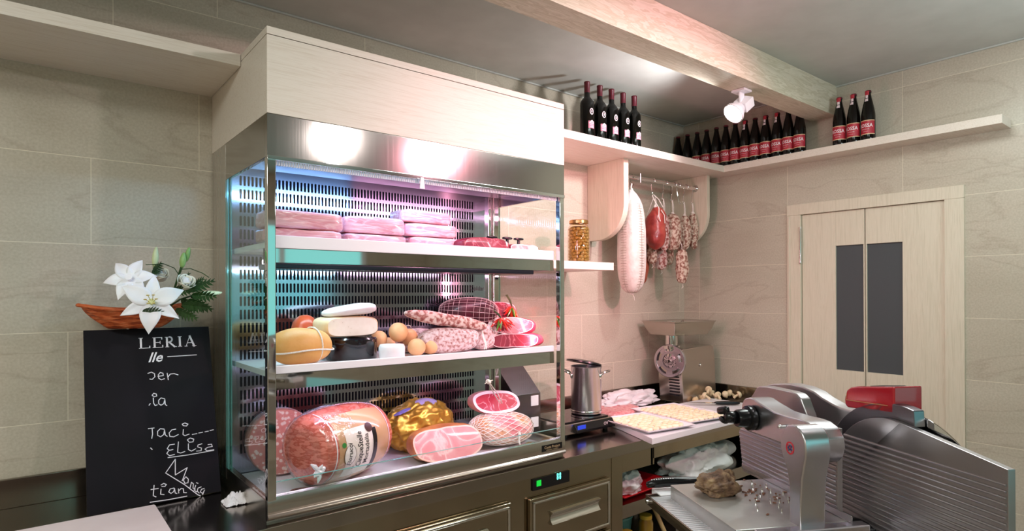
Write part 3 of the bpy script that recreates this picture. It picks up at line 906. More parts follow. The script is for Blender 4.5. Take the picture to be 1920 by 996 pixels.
for k, (x, y, z, r, lb) in enumerate([(-2.440, -.42, SZ2 + .0915, .038, 'uppermost of the small smoked cheeses, perched above the others'),
                                      (-2.390, -.475, SZ2 + .035, .035, 'small smoked cheese next to the white fresh cheese, front row'),
                                      (-2.317, -.455, SZ2 + .0355, .0355, 'small smoked cheese at the front, touching the big salami'),
                                      (-2.505, -.385, SZ2 + .068, .033, 'small smoked cheese squeezed between black wheel and the topmost ball'),
                                      (-2.372, -.385, SZ2 + .068, .034, 'small smoked cheese behind the front pair, to the right of the topmost'),
                                      (-2.468, -.440, SZ2 + .0265, .0265, 'small smoked cheese half hidden behind the white fresh cheese'),
                                      (-2.44, -.335, SZ2 + .034, .034, 'small smoked cheese hidden at the back of the heap')]):
    t = thing('small_smoked_cheese', lb, 'cheese', (x, y, z - r), 0, 'small round smoked cheeses')
    MB().ell((x, y, z), (r, r * .97, r), rx(k * 31), amp=.002, freq=14, seed=30 + k, nu=28, nv=18).build('body', M['ball'], t, sharp=2)
    a = k * 1.3
    q = Vector((x + r * .8 * math.cos(a), y + r * .3 * math.sin(a), z + r * .55))
    MB().tube([q, q + Vector((.008, -.004, .006)), q + Vector((.020, -.004, .004)), q + Vector((.026, 0, -.004))], .0013, 5).build('string', M['string'], t)
# salami on the middle shelf
tag(MB().ell((-2.225, -.445, SZ2 + .0525), (.135, .056, .052), rz(-5), amp=.006, freq=16, pw=2.9, seed=41).build('thick_salami', M['salami_pale'], sharp=2), 'thick pale mould-coated salami in the middle of the middle shelf', 'salami')
t = thing('thick_salami', 'thick salami with a hanging string, right beside the cured meats', 'salami', (-2.055, -.40, SZ2))
MB().ell((-2.018, -.405, SZ2 + .0565), (.090, .060, .056), rz(12), amp=.006, freq=16, pw=2.9, seed=42).build('body', M['salami_pale'], t, sharp=2)
sx, sy = -2.183, -.656
pts = [(-2.050, -.44, 1.440), (-2.075, -.475, 1.425), (-2.11, -.53, 1.405), (-2.150, -.60, 1.385), (sx + .004, sy, 1.370), (sx, sy, 1.32), (sx + .002, sy, 1.27), (sx + .004, sy, 1.252)]
MB().tube(pts, .0022, 6).tube([(p[0] + .008 * min(1, i / 4), p[1], p[2]) for i, p in enumerate(pts)], .0022, 6).build('string', M['string'], t)
ax = Vector((.365, -.02, -.062))
mb = MB().ell((-2.235, -.455, 1.4795), (.195, .029, .026), frame_to((0, 0, 0), ax, ax.cross(Vector((0, 1, 0)))), amp=.005, freq=20, pw=2.5, seed=43, nv=40)
tag(mb.build('long_salami', M['salami'], sharp=2), 'long thin salami lying slanted across the two thick ones', 'salami')
tag(MB().ell((-2.31, -.325, SZ2 + .05), (.12, .05, .049), rz(10), amp=.006, freq=16, pw=2.8, seed=44).build('thick_salami', M['salami_pale'], sharp=2), 'violet-grey salami behind, glimpsed between smoked cheeses and long salami', 'salami')


def net_on(c, r, Mr, n_long, n_ring, wire, mtl, parent, name='netting', diamond=False, pw=2.0, lift=1.03, taper=0):
    mb = MB(); Mt = Matrix.Translation(c) @ Mr
    def sg(v, e): return math.copysign(abs(v) ** e, v)
    e = 2 / pw
    def P(ph, th):
        x = sg(math.sin(ph), e); k = 1 - taper * x
        return Mt @ Vector((r[0] * x * lift, r[1] * k * sg(math.cos(ph), e) * sg(math.cos(th), e) * lift, r[2] * k * sg(math.cos(ph), e) * sg(math.sin(th), e) * lift))
    if not diamond:
        for i in range(n_long):
            th = 2 * PI * i / n_long
            mb.tube([P(-PI / 2 + .03 + (PI - .06) * j / 22, th) for j in range(23)], wire, 4)
        for j in range(1, n_ring + 1):
            ph = -PI / 2 + PI * j / (n_ring + 1)
            mb.tube([P(ph, 2 * PI * i / 32) for i in range(32)], wire, 4, closed=True)
    else:
        for s in (1, -1):
            for i in range(n_long):
                t0 = 2 * PI * i / n_long
                mb.tube([P(-PI / 2 + .03 + (PI - .06) * j / 30, t0 + s * n_ring * j / 30) for j in range(31)], wire, 4)
    return mb.build(name, mtl, parent)


t = thing('netted_cured_loin', 'dark red cured loin in white elastic netting above the thick salami', 'meat', (-2.045, -.30, SZ2))
c = (-2.045, -.330, 1.506); Mr = frame_to((0, 0, 0), (.72, -.69, .08), (.1, 0, 1)); r = (.130, .066, .064)
MB().ell(c, r, Mr, amp=.002, freq=10, pw=2.4, seed=45, taper=-.18).build('body', noisy('netted_meat', [(.3, '300a16'), (.6, '541626'), (.8, '6e2c40')], scale=12, rough=.35, coat=.15), t, sharp=2)
net_on(c, r, Mr, 22, 15, .0008, mat('net_thread', 'd8b8b8', .6), t, pw=2.4, taper=-.18)
# hidden rest that carries the loin: a second piece of loin
tag(MB().ell((-2.03, -.29, SZ2 + .047), (.10, .062, .046), rz(-20), amp=.004, freq=12, pw=2.6, seed=46).build('cured_loin', M['lean_dark'], sharp=2), 'dark cured loin lying under the netted one', 'meat')


def chili_bunch(c, n, seed, label, stemv):
    rnd = random.Random(seed)
    t = thing('chili_bunch', label, 'chili', c)
    top = Vector(c)
    MB().tube([top, top + Vector(stemv) * .5 + Vector((.004, 0, 0)), top + Vector(stemv)], [.004, .005, .003], 6).tube([top + Vector(stemv) * .5, top + Vector(stemv) * .8 + Vector((-.012, 0, .01))], .002, 5).build('stem', M['stem'], t)
    for i in range(n):
        a = rnd.uniform(0, 2 * PI); el = rnd.uniform(-1.3, -.2); ln = rnd.uniform(.045, .065)
        dv = Vector((math.cos(a) * math.cos(el), math.sin(a) * math.cos(el) * .6 - .2, math.sin(el))).normalized()
        p0 = top + dv * .006
        pts = [p0 + dv * ln * k / 6 + Vector((0, 0, -.004 * (k / 6) ** 2)) for k in range(7)]
        MB().tube(pts, [.003, .0056, .0062, .0058, .0046, .003, .0008], 8).build('chili', M['chili_g'] if i % 4 == 0 else M['chili'], t, label='green chili' if i % 4 == 0 else None)


chili_bunch((-1.978, -.478, 1.483), 18, 5, 'bunch of red and green chilies beside the end of the long salami', (-.02, .02, .03))
# cured meats at the right end
def cured(c, r, Mr, seed, face, cutn, cutd, label, rim=.0020, name='cured_ham_piece', tp=0):
    mb = MB().ell((0, 0, 0), r, Mr, amp=.006, freq=14, pw=2.7, seed=seed, taper=tp)
    n = Vector(cutn).normalized()
    mb.cut(n * cutd, n, 1, rim, 2)
    o = mb.build(name, [M['lean_dark'], face, M['fat']], sharp=.9); o.location = c
    return tag(o, label, 'meat', 'cured ham pieces at the right end of the middle shelf')


cured((-1.878, -.455, SZ2 + .037), (.135, .072, .034), rz(-8), 51, M['lean'], (-.35, -1, .1), .050, 'lowest cured ham piece with a bright red glossy cut, right end of middle shelf')
cured((-1.890, -.430, SZ2 + .098), (.122, .074, .040), rz(-5) @ ry(3), 52, M['lean'], (-.3, -1, .45), .042, 'upper cured ham piece with a pale vein across its red cut')
cured((-1.905, -.330, SZ2 + .160), (.105, .060, .046), rz(-12), 53, M['lean'], (-.3, -1, .5), .036, 'dark cured ham piece behind and above, beneath the second chili bunch')
tag(MB().ell((-1.89, -.295, SZ2 + .052), (.11, .065, .050), None, amp=.004, freq=12, pw=2.8, seed=54).build('cured_ham_piece', M['lean_dark'], sharp=2), 'dark rind piece at the back carrying the others', 'meat')
chili_bunch((-1.858, -.405, 1.528), 20, 9, 'bunch of red chilies with a black stem lying on the cured ham pieces', (-.014, .02, .055))

# ---- bottom deck
t = thing('cut_mortadella', 'half mortadella with white-flecked cut face, left end of the bottom deck', 'mortadella', (-2.882, -.28, BZ))
cm = (-2.852, -.285, BZ + .120); dm = Vector((-.12, -.95, .06)).normalized()
Mr = frame_to((0, 0, 0), (0, 0, 1), dm)
mb = MB().lathe([(0, -.068), (.090, -.066), (.112, -.05), (.118, 0), (.1165, .045), (.113, .052)], Matrix.Translation(cm) @ Mr, 64)
mb.mi = 1
mb.lathe([(.113, .052), (.0, .052)], Matrix.Translation(cm) @ Mr, 64)
mb.build('body', [noisy('mortadella_skin', [(.3, 'cf8078'), (.7, 'e6a49a')], scale=9, rough=.35), M['mort']], t, sharp=.5)
MB().lathe([(.1175, -.04), (.1190, .03), (.1180, .050), (.1150, .0555), (.060, .0565)], Matrix.Translation(cm) @ Mr, 48).build('clear_wrap', thin('clear_wrap', 'ffffff', 1.3, .12, .9, 24, .05), t, label='crinkled clear wrap', fix=True)

# big wrapped mortadella with its printed band
t = thing('wrapped_mortadella', 'large whole mortadella with a printed label, front of the bottom deck', 'mortadella', (-2.68, -.50, BZ))
cb = Vector((-2.700, -.490, BZ + .1335))
ad = Vector((math.cos(math.radians(24)), math.sin(math.radians(24)), 0))
FR = frame_to(cb, (0, 0, 1), ad)     # local z = axis, local x = up, local y = ad x up
RB = .130


def rad(z):   # barrel profile
    u = abs(z + .03) / .165
    return RB * (1 - .14 * u ** 2.6) if z > -.03 else RB * (1 - .22 * u ** 2.4)


N = 18
prof = [(0, -.187), (.050, -.186), (.082, -.181), (.100, -.173)] + [(rad(-.160 + .300 * i / N), -.160 + .300 * i / N) for i in range(N + 1)] + [(.105, .147), (.08, .150), (0, .151)]
M['mskin'] = noisy('printed_casing', [(0.0, 'd06a58'), (.45, 'd88070'), (.55, 'b85444'), (1, 'e09a88')], scale=30, detail=2, vec=(1, 1, 3), rough=.2, coat=.8)
MB().lathe(prof, FR, 64).build('body', M['mskin'], t, sharp=.8)


def on_barrel(zc, th, lift=.0012):
    # th = angle around axis measured from camera-facing side (front), positive up
    r = rad(zc) + lift
    return FR @ Vector((r * math.sin(th), -r * math.cos(th) if False else r * math.cos(th) * SGN, zc))


# which local y sign points to the front (-y world)?
SGN = 1 if (FR.to_3x3() @ Vector((0, 1, 0))).y < 0 else -1


def band(z0, z1, a0, a1, mtl, name, parent, lift):
    mb = MB().sheet(lambda u, v: on_barrel(z0 + (z1 - z0) * u, a0 + (a1 - a0) * v, lift), 8, 28)
    return mb.build(name, mtl, parent, fix=False)


bandp = band(-.140, .108, -1.35, 1.05, mat('tan_band', 'c49a72', .2, coat=.7), 'tan_band', t, .0010)
band(-.150, -.146, -1.5, 1.5, M['white'], 'white_ring', t, .0011)
band(.112, .116, -1.5, 1.5, M['white'], 'white_ring', t, .0011)
lab = band(-.112, .018, -.80, .55, mat('cream_label', 'efe6dc', .25, coat=.6), 'cream_label', t, .0017)
band(.012, .034, -.78, .42, mat('black_label_strip', '1c1618', .25), 'black_strip', lab, .0021)
ink = mat('black_ink', '1a1418', .35)


def ln(txt, size, zc, thc, bold=0., shear=0., mtl=None, xs=1., lift=.0026, nm='lettering'):
    mb = MB(); r = RB
    text_geo(mb, txt, size, lambda x, y: on_barrel(zc - y, thc + x / r, lift), bold=bold, shear=shear, xs=xs, res=3)
    return mb.build(nm, mtl or ink, lab, fix=False)


ln('CinqueStelle', .034, -.052, -.06, .0004, .25, xs=.70)
ln('Mortadella', .029, -.020, -.08, .0002, 0, xs=.82)
ov = MB()
ov.sheet(lambda u, v: on_barrel(-.098 + .024 * (v) * math.cos(2 * PI * u), -.12 + .26 * v * math.sin(2 * PI * u), .0030), 32, 4)
ov.build('oval_badge', mat('white_badge', 'f6f0ec', .25), lab, fix=False)
mb = MB().tube([on_barrel(-.098 + .024 * math.cos(2 * PI * k / 32), -.12 + .26 * math.sin(2 * PI * k / 32), .0034) for k in range(32)], .0005, 4, closed=True)
mb.build('badge_rim', ink, lab)
ln('Fiorucci', .024, -.098, -.12, .0003, .3, lift=.0036)
ln('............................', .010, .004, -.10, 0, 0, nm='fine_print')
mb = MB().sheet(lambda u, v: on_barrel(.000 + .018 * v * math.cos(2 * PI * u), .46 + .13 * v * math.sin(2 * PI * u), .0030), 24, 3)
mb.build('round_seal', mat('brown_seal', '4a2a26', .3), lab, fix=False)
mb = MB().sheet(lambda u, v: on_barrel(-.122 + .008 * v * math.cos(2 * PI * u), .17 + .07 * v * math.sin(2 * PI * u), .0022), 20, 3)
mb.build('green_leaf_print', mat('green_print', '2f8a3a', .3), lab, fix=False)
mb = MB().sheet(lambda u, v: on_barrel(-.075 + .006 * v * math.cos(2 * PI * u), -.50 + .05 * v * math.sin(2 * PI * u), .0024), 20, 3)
mb.build('red_print', mat('red_print', '8a3020', .3), lab, fix=False)
# film wrap gathered to a twist at the left end
fm = thin('crinkled_film', 'ffffff', 1.35, .10, 1.0, 26, .06)
mb = MB()
tw = FR @ Vector((-.050, SGN * .080, -.188))
def film(u, v):
    th = 2 * PI * v; z = -.192 + .135 * u
    r = (.05 + .08 * min(1, u * 2.2) if u < .45 else 0.134 - .0015 * 0)
    r = max(.02, rad(max(z, -.160)) + .004 if u > .2 else (.055 + (rad(-.160) - .051) * u / .2)) + .0035 * noise.noise(Vector((math.cos(th) * 4, math.sin(th) * 4, z * 60)))
    return FR @ Vector((r * math.sin(th), r * math.cos(th), z))
mb.sheet(film, 18, 60)
fl = mb.build('film_wrap', fm, t, sharp=3)
mb = MB()
rnd = random.Random(3)
film_w = noisy('gathered_film', [(.3, 'd8d4de'), (.7, 'f4f2f8')], scale=20, rough=.12, coat=.8)
for k in range(7):
    e = tw + Vector((rnd.uniform(-.035, .02), rnd.uniform(-.02, 0), rnd.uniform(-.045, .03)))
    mb.tube([tw + (e - tw) * j / 4 + Vector((rnd.uniform(-.003, .003), 0, rnd.uniform(-.003, .003))) for j in range(5)], [.006, .007, .008, .006, .002], 6)
mb.ell(tw, (.013, .013, .013), None, amp=.004, freq=60, nu=16, nv=12)
mb.build('film_knot', film_w, fl, label='white gathered knot of plastic film')

# gold foil ham
t = thing('foil_wrapped_ham', 'ham wrapped in crinkled gold foil behind the large mortadella', 'ham', (-2.28, -.34, BZ))
bm_c = (-2.285, -.318, BZ + .098)
def foil(u, v):
    th = 2 * PI * u; ph = -PI / 2 + PI * v
    d = Vector((math.cos(ph) * math.cos(th), math.cos(ph) * math.sin(th), math.sin(ph)))
    k = 1 + .22 * (.30 - abs(noise.noise(d * 2.0))) + .14 * (.30 - abs(noise.noise(d * 4.4 + Vector((5, 1, 2))))) + .012 * noise.noise(d * 14)
    z = .112 * d.z * k
    return Vector(bm_c) + Vector((.148 * d.x * k, .098 * d.y * k, max(z, -.0975)))
MB().sheet(foil, 130, 80).build('foil', M['gold'], t, sharp=1.4)
mb = MB()
for cx_, cy_, r_ in ((-2.325, -.40, .028), (-2.285, -.408, .036)):
    pass
mb.sheet(lambda u, v: Vector((-2.275, -.350, BZ + .214)) + Vector((.050 * v * math.cos(2 * PI * u), .026 * v * math.sin(2 * PI * u), -.012 * v * v - .010 * v * math.sin(-2 * PI * u))), 28, 4, .001)
mb.build('round_sticker', mat('lilac_sticker', 'b8a8d8', .3), t)
mb = MB()
mb.sheet(lambda u, v: Vector((-2.385, -.350, BZ + .180)) + Vector((.038 * v * math.cos(2 * PI * u), .022 * v * math.sin(2 * PI * u), .012 * v * math.cos(2 * PI * u) - .006 * v * v)), 28, 4, .001)
mb.build('round_sticker', mat('violet_sticker', '8f86d8', .3), t)

# cooked ham half with pink face
t = thing('cooked_ham', 'half cooked ham showing its pale pink cut face, bottom deck centre', 'ham', (-2.27, -.52, BZ))
cd = Vector((-.10, -.90, .38)).normalized()
mb = MB().ell((-2.290, -.525, BZ + .069), (.150, .105, .066), rz(-4), amp=.007, freq=12, pw=2.7, seed=61)
mb.cut(Vector((-2.290, -.525, BZ + .069)) + cd * .035, cd, 1, .006, 2)
mb.build('body', [M['ham_skin'], M['ham_pink'], noisy('pink_fat', [(.3, 'f0b0a0'), (.7, 'f8ccbc')], scale=18, rough=.3)], t, sharp=.8)
# netted ham with string net
t = thing('netted_ham', 'whole ham in wide white string netting, right side of the bottom deck', 'ham', (-1.985, -.46, BZ))
c = (-1.975, -.475, BZ + .073); Mr = rz(2) @ ry(4); r = (.150, .095, .066)
MB().ell(c, r, Mr, amp=.006, freq=12, pw=2.3, seed=62).build('body', noisy('marbled_ham', [(.3, 'd8707c'), (.45, 'e8a0a0'), (.52, 'f0cbb8'), (.62, 'dfa070'), (.8, 'b84858')], scale=9, detail=3, rough=.3, coat=.4), t, sharp=2)
net_on(c, r, Mr, 20, 3.0, .0015, M['string'], t, diamond=True, pw=2.3, lift=1.05)
kn = Vector((-1.955, -.572, BZ + .060))
MB().ell(kn, (.008, .006, .009), None, amp=.003, freq=80, nu=14, nv=10).tube([kn, kn + Vector((-.004, -.004, -.03)), kn + Vector((.004, -.004, -.052))], [.004, .005, .002], 6).build('net_knot', M['string'], t)
# cut raw ham on top, with its string loop
t = thing('cut_raw_ham', 'cut raw ham with white rim resting on the netted ham', 'ham', (-1.985, -.40, 1.05))
cd = Vector((-.05, -.80, .60)).normalized()
cc = Vector((-1.975, -.425, 1.114))
mb = MB().ell(cc, (.118, .090, .048), rz(-6) @ ry(3), amp=.004, freq=12, pw=2.5, seed=63)
mb.cut(cc + cd * .020, cd, 1, .013, 2)
mb.build('body', [noisy('ham_rind', [(.3, 'c07878'), (.7, 'e6a8a4')], scale=14, rough=.35), M['prosc'], M['fat']], t, sharp=.8)
k0 = Vector((-2.176, -.654, 1.246))
mb = MB().tube([(-2.000, -.500, 1.120), (-2.09, -.58, 1.175), tuple(k0)], .0022, 6).tube([(-1.99, -.500, 1.120), (-2.075, -.582, 1.178), tuple(k0)], .0022, 6)
mb.ell(k0, (.011, .009, .010), None, amp=.004, freq=90, nu=14, nv=10)
mb.tube([k0, k0 + Vector((-.02, -.004, -.006))], .002, 6).tube([k0, k0 + Vector((.018, -.004, .004))], .002, 6)
mb.build('string', M['string'], t)

for o_ in list(COL.objects):
    if o_.parent is None and 'category' in o_.keys() and o_['category'] in ('meat', 'cheese', 'salami', 'ham', 'mortadella'):
        bb_ = [world_of(q) @ v.co for q in [o_] + list(o_.children) if q.type == 'MESH' for v in q.data.vertices]
        zl = min(p.z for p in bb_)
        lvl = BZ if zl < 1.2 else (SZ2 if zl < 1.6 else SZ1)
        if zl < lvl + .02: rest(o_, lvl, -.672 if lvl == BZ else -.633)

# ------------------------------------------------------------------ bottles on the high shelf
M['wine_glass'] = mat('black_wine_glass', '060806', 0.08, spec=0.45)
M['beer_glass'] = mat('dark_brown_glass', '0c0705', 0.08, spec=0.45)
M['wine_label'] = mat('pink_label', 'c87c90', 0.4)
M['label_white'] = mat('label_white', 'ead6da', 0.45)
M['red_label'] = noisy('red_beer_label', [(.3, 'a02030'), (.7, 'bc3040')], scale=30, rough=.4)
M['cream'] = mat('cream_trim', 'd8b890', 0.4)
M['capsule'] = mat('dark_red_capsule', '5a1a26', 0.3)


def wrap_fn(cx, cy, r, a):
    """flat (x, y) wrapped on an upright cylinder, centre facing angle a"""
    return lambda x, y: (cx + r * math.cos(a + x / r), cy + r * math.sin(a + x / r), y)


def patch(cyl_r, a, x0, x1, z0, z1, nm, mtl, parent, lift, n=10):
    f = wrap_fn(0, 0, cyl_r + lift, a)
    mb = MB().sheet(lambda u, v: f(x0 + (x1 - x0) * u, z0 + (z1 - z0) * v), n, 1)
    return mb.build(nm, mtl, parent, fix=False)


def wine_bottle():
    t = thing('wine_bottle', '', 'bottle', (0, 0, 0))
    r = .0375
    pr = [(0, .004), (.030, .0), (.0365, .003), (r, .010), (r, .190), (.0365, .203), (.031, .215), (.022, .226), (.0155, .236), (.0145, .250), (.0145, .312), (0, .313)]
    MB().lathe(pr, None, 36).build('glass_body', M['wine_glass'], t)
    MB().lathe([(.0150, .256), (.0152, .257), (.0152, .306), (.0160, .307), (.0160, .314), (.014, .3155), (0, .3155)], None, 28).build('capsule', M['capsule'], t)
    a = -PI / 2 - .12
    p = patch(r, a, -.020, .020, .062, .100, 'front_label', M['wine_label'], t, .0006)
    patch(r, a, -.0175, .0175, .086, .0905, 'label_stripe', M['label_white'], p, .0010)
    f = wrap_fn(0, 0, r + .0012, a)
    mb = MB()
    for z in (.066, .0705, .0785):
        mb.sheet(lambda u, v: f(-.014 + .028 * u, z + .0016 * v), 6, 1)
    mb.sheet(lambda u, v: f(-.010 + .022 * u, .0935 + .008 * v - .003 * math.cos(6 * u)), 10, 1)
    mb.build('label_print', M['label_white'], p, fix=False)
    mb = MB()
    for rr0, rr1 in ((.70, 1.0), (0, .28)):
        mb.sheet(lambda u, v: f(.0125 * (rr0 + (rr1 - rr0) * v) * math.cos(2 * PI * u), .150 + .0175 * (rr0 + (rr1 - rr0) * v) * math.sin(2 * PI * u)), 28, 2)
    text_geo(mb, 'S', .020, lambda x, y: f(x, .150 + y))
    mb.build('oval_emblem', M['label_white'], t, fix=False)
    return t


wb = wine_bottle()
wl = ['wine bottle nearest the display case, first of the five in the row', 'second wine bottle counted from the display case', 'middle one of the five black wine bottles', 'fourth wine bottle from the display case, just before the last', 'last wine bottle of the row, nearest the beer bottles']
for i, (x, y) in enumerate([(-1.262, -.300), (-1.165, -.300), (-1.072, -.300), (-.975, -.298), (-.885, -.302)]):
    b = wb if i == 0 else dup(wb)
    b.location = (x, y, ZT + .0003); b.rotation_euler = (0, 0, [0.02, -.05, .0, .04, .12][i])
    b['label'] = wl[i]; b['group'] = 'black wine bottles on the high shelf'


def beer_bottle():
    t = thing('beer_bottle', '', 'bottle', (0, 0, 0))
    r = .0335
    pr = [(0, .003), (.028, 0), (.0325, .003), (r, .008), (r, .125), (.0325, .140), (.0285, .165), (.0225, .195), (.0165, .222), (.0135, .240), (.0130, .252), (.0145, .253), (.0145, .257), (0, .257)]
    MB().lathe(pr, None, 36).build('glass_body', M['beer_glass'], t)
    cap = MB().lathe([(.0146, .252), (.0155, .251), (.0155, .258), (.013, .262), (0, .2625)], None, 21).build('bottle_cap', M['capsule'], t)
    a = PI
    f = wrap_fn(0, 0, .0, a)
    W = .060
    p = patch(r, a, -W / 2 - .018, W / 2 + .018, .028, .100, 'front_label', M['red_label'], t, .0006, 20)
    patch(r, a, -W / 2 - .018, W / 2 + .018, .097, .101, 'label_rim', M['cream'], p, .0010, 20)
    patch(r, a, -W / 2 - .018, W / 2 + .018, .026, .030, 'label_rim', M['cream'], p, .0010, 20)
    g = wrap_fn(0, 0, r + .0013, a)
    mb = MB()
    # letters run clockwise seen from outside, so mirror x
    text_geo(mb, 'ROSSA', .026, lambda x, y: g(x, .072 + y), bold=.0006, xs=.92)
    mb.build('lettering', M['label_white'], p, fix=False)
    mb = MB()
    for q in range(9):
        mb.sheet(lambda u, v: g(-.018 + .0042 * q + .003 * u, .0525 + .0022 * v), 2, 1)
    for q in range(6):
        mb.sheet(lambda u, v: g(-.012 + .0042 * q + .003 * u, .041 + .0015 * v), 2, 1)
    mb.build('small_print', M['label_white'], p, fix=False)
    return t


def neck_seal(b):
    f = lambda z: .0150 + (.0225 - .0150) * max(0, (.232 - z) / .037)
    mb = MB().sheet(lambda u, v: (-(f(.200 + .058 * v) + .0014) * math.cos((u - .5) * .8), (f(.200 + .058 * v) + .0014) * math.sin((u - .5) * .8), .202 + .034 * v), 4, 6)
    mb.build('neck_seal', M['label_white'], b, fix=False, local=True)
    mb = MB().sheet(lambda u, v: (-.0163 * math.cos((u - .5) * 1.4), .0163 * math.sin((u - .5) * 1.4), .236 + .022 * v), 5, 1)
    mb.build('red_seal_top', M['red_label'], b, fix=False, local=True)


bb0 = beer_bottle()
bys = [-.040, -.115, -.190, -.262, -.334, -.402, -.468, -.535, -.600, -.668, -.740, -.806, -.872, -1.090, -1.163, -1.235]
for i, y in enumerate(bys):
    b = bb0 if i == 0 else dup(bb0)
    b.location = (-.108, y + .006, ZT + .0003); b.rotation_euler = (0, 0, random.uniform(-.12, .12))
    if i == 0: b['label'] = 'beer bottle standing right in the wall corner, its label hidden'
    elif i < 13:
        nth = ['second', 'third', 'fourth', 'fifth', 'sixth', 'seventh', 'eighth', 'ninth', 'tenth', 'eleventh', 'twelfth', 'last'][i - 1]
        b['label'] = f'{nth} beer bottle of the long row, counted from the wall corner'
    else:
        b['label'] = ['red-labelled beer bottle just past the beam, first of the group of three', 'middle of the three beer bottles to the right of the beam', 'red-labelled beer bottle farthest from the corner, above the door'][i - 13]
    b['group'] = 'red-labelled beer bottles on the high shelf'
    if i in (7, 9, 10, 13, 14, 15): neck_seal(b)

# ------------------------------------------------------------------ lamp under the beam
t = thing('beam_spotlight', 'white adjustable spotlight under the oak beam, switched on', 'spotlight', (-.80, -.93, ZB))
MB().box(-.865, -.965, ZB - .012, -.795, -.895, ZB - .0005).build('mounting_plate', M['white'], t, bev=.002)
MB().prism([(-.02, 0), (.02, 0), (.014, -.07), (-.014, -.07)], Matrix(((1, 0, 0, -.83), (0, 0, 1, -.934), (0, 1, 0, ZB - .012), (0, 0, 0, 1))), .008).build('bracket', M['white'], t, bev=.001)
pv = Vector((-.825, -.925, ZB - .078)); dr = Vector((-.62, .20, -.55)).normalized()
Fh = axis_frame(pv, dr)
MB().box(-.025, -.035, -.055, .025, .035, .010, Fh).build('driver_box', M['white'], t, bev=.002)
hd = MB().lathe([(0, .0), (.022, .002), (.030, .012), (.044, .040), (.052, .052), (.052, .066), (.048, .066), (.044, .056), (0, .056)], Fh, 32).build('lamp_head', M['white'], t)
MB().lathe([(0, .0665), (.030, .0655), (.0475, .0600)], Fh, 32).build('glowing_lens', mat('lamp_lens', 'ffffff', .3, emit='eafcff', es=28), hd, fix=False)

# ------------------------------------------------------------------ jar of olives
t = thing('olive_jar', 'glass jar of olives with golden lid on the small shelf', 'jar', (-1.315, -.29, 1.7512))
jx, jy, jz = -1.312, -.285, 1.7512
MB().lathe([(0, 0), (.050, 0), (.0575, .006), (.0585, .02), (.0585, .170), (.054, .183), (.047, .192), (.047, .205), (.0452, .205), (.0452, .192), (.052, .182), (.0567, .169), (.0567, .022), (.0557, .008), (.049, .003), (0, .003)], Matrix.Translation((jx, jy, jz)), 40).build('jar_glass', M['jar_glass'], t)
MB().lathe([(0, .2065), (.048, .2065), (.050, .205), (.0505, .202), (.0505, .216), (.047, .2195), (0, .2195)][1:] , Matrix.Translation((jx, jy, jz)), 40).build('lid', mat('golden_lid', 'c9a06a', .25, 1.0), t)
MB().lathe([(0, .004), (.038, .004), (.038, .186), (0, .186)], Matrix.Translation((jx, jy, jz)), 30).build('amber_brine', mat('amber_brine', '4a2c10', .15), t)
om = noisy('olive_skin', [(.3, '6e5a22'), (.6, '877030'), (.8, '97823e')], scale=12, rough=.22, coat=.5)
rnd = random.Random(11)
ov0 = None; cnt = 0
layers = 11
for ly in range(layers):
    z = jz + .012 + ly * .0160
    nr = 13
    for k in range(nr):
        a = 2 * PI * (k + .5 * (ly % 2)) / nr + rnd.uniform(-.06, .06)
        if math.cos(a - math.atan2(-2.25, -2.27)) < -.25: continue
        x, y = jx + .0445 * math.cos(a), jy + .0445 * math.sin(a)
        if ov0 is None:
            ov0 = MB().ell((0, 0, 0), (.0128, .0098, .0098), None, nu=14, nv=10).build('olive', om, sharp=3)
            o = ov0
        else:
            o = ov0.copy(); COL.objects.link(o)
        o.matrix_basis = Matrix.Translation((x, y, z + rnd.uniform(-.002, .002))) @ Euler((rnd.uniform(0, 3), rnd.uniform(-.8, .8), a + PI / 2)).to_matrix().to_4x4()
        o['label'] = 'green-brown olive inside the glass jar'; o['category'] = 'olive'; o['group'] = 'olives in the glass jar'
        cnt += 1

# ------------------------------------------------------------------ hanging salami
def hook(x, y, z0, z1, dx, parent=None):
    """S-hook from the rail to z1"""
    pts = []
    for i in range(9):
        a = PI * (1.15 - 1.25 * i / 8)
        pts.append((x + .006 * math.sin(.0), y + .0165 * math.cos(a), 2.272 + .0165 * math.sin(a)))
    pts += [(x + dx * .5, y + .010, (2.26 + z1) / 2), (x + dx, y + .004, z1 + .012)]
    for i in range(1, 6):
        a = PI * i / 5
        pts.append((x + dx + .012 * (1 - math.cos(a)) / 2 * 1.6, y + .004, z1 + .012 - .012 * math.sin(a) * 1.2))
    return MB().tube(pts, .0028, 6)


def hang(name, label, cat, x, y, zt, zb, r, mtl, seed, pw=2.5, amp=.006, grp=None, tie=True, hk=0.0, knot=True, tilt=0, hookz=None, freq=14, taper=0):
    t = thing(name, label, cat, (x, y, zb), 0, grp)
    h = (zt - zb) / 2
    Mr = ry(-90 + tilt)
    body = MB().ell((x, y, zb + h), (h, r, r), Mr, amp=amp, freq=freq, pw=pw, seed=seed, nu=40, nv=44, taper=taper).build('body', mtl, t, sharp=3)
    if knot:
        hz = hookz or 2.17
        mb = MB().tube([(x, y, zt - .006), (x - .004, y, (zt + hz) / 2), (x, y + .003, hz)], .0022, 5).tube([(x + .006, y, zt - .01), (x + .008, y, (zt + hz) / 2), (x, y + .003, hz)], .0022, 5)
        mb.ell((x, y, zt), (.011, .011, .013), None, amp=.004, freq=80, nu=14, nv=10)
        mb.build('string', M['string'], t)
    return t


def hook_thing(x, y, z1, dx, label):
    o = hook(x, y, 2.27, z1, dx).build('meat_hook', M['chrome'])
    tag(o, label, 'hook', 'steel hooks on the rail')


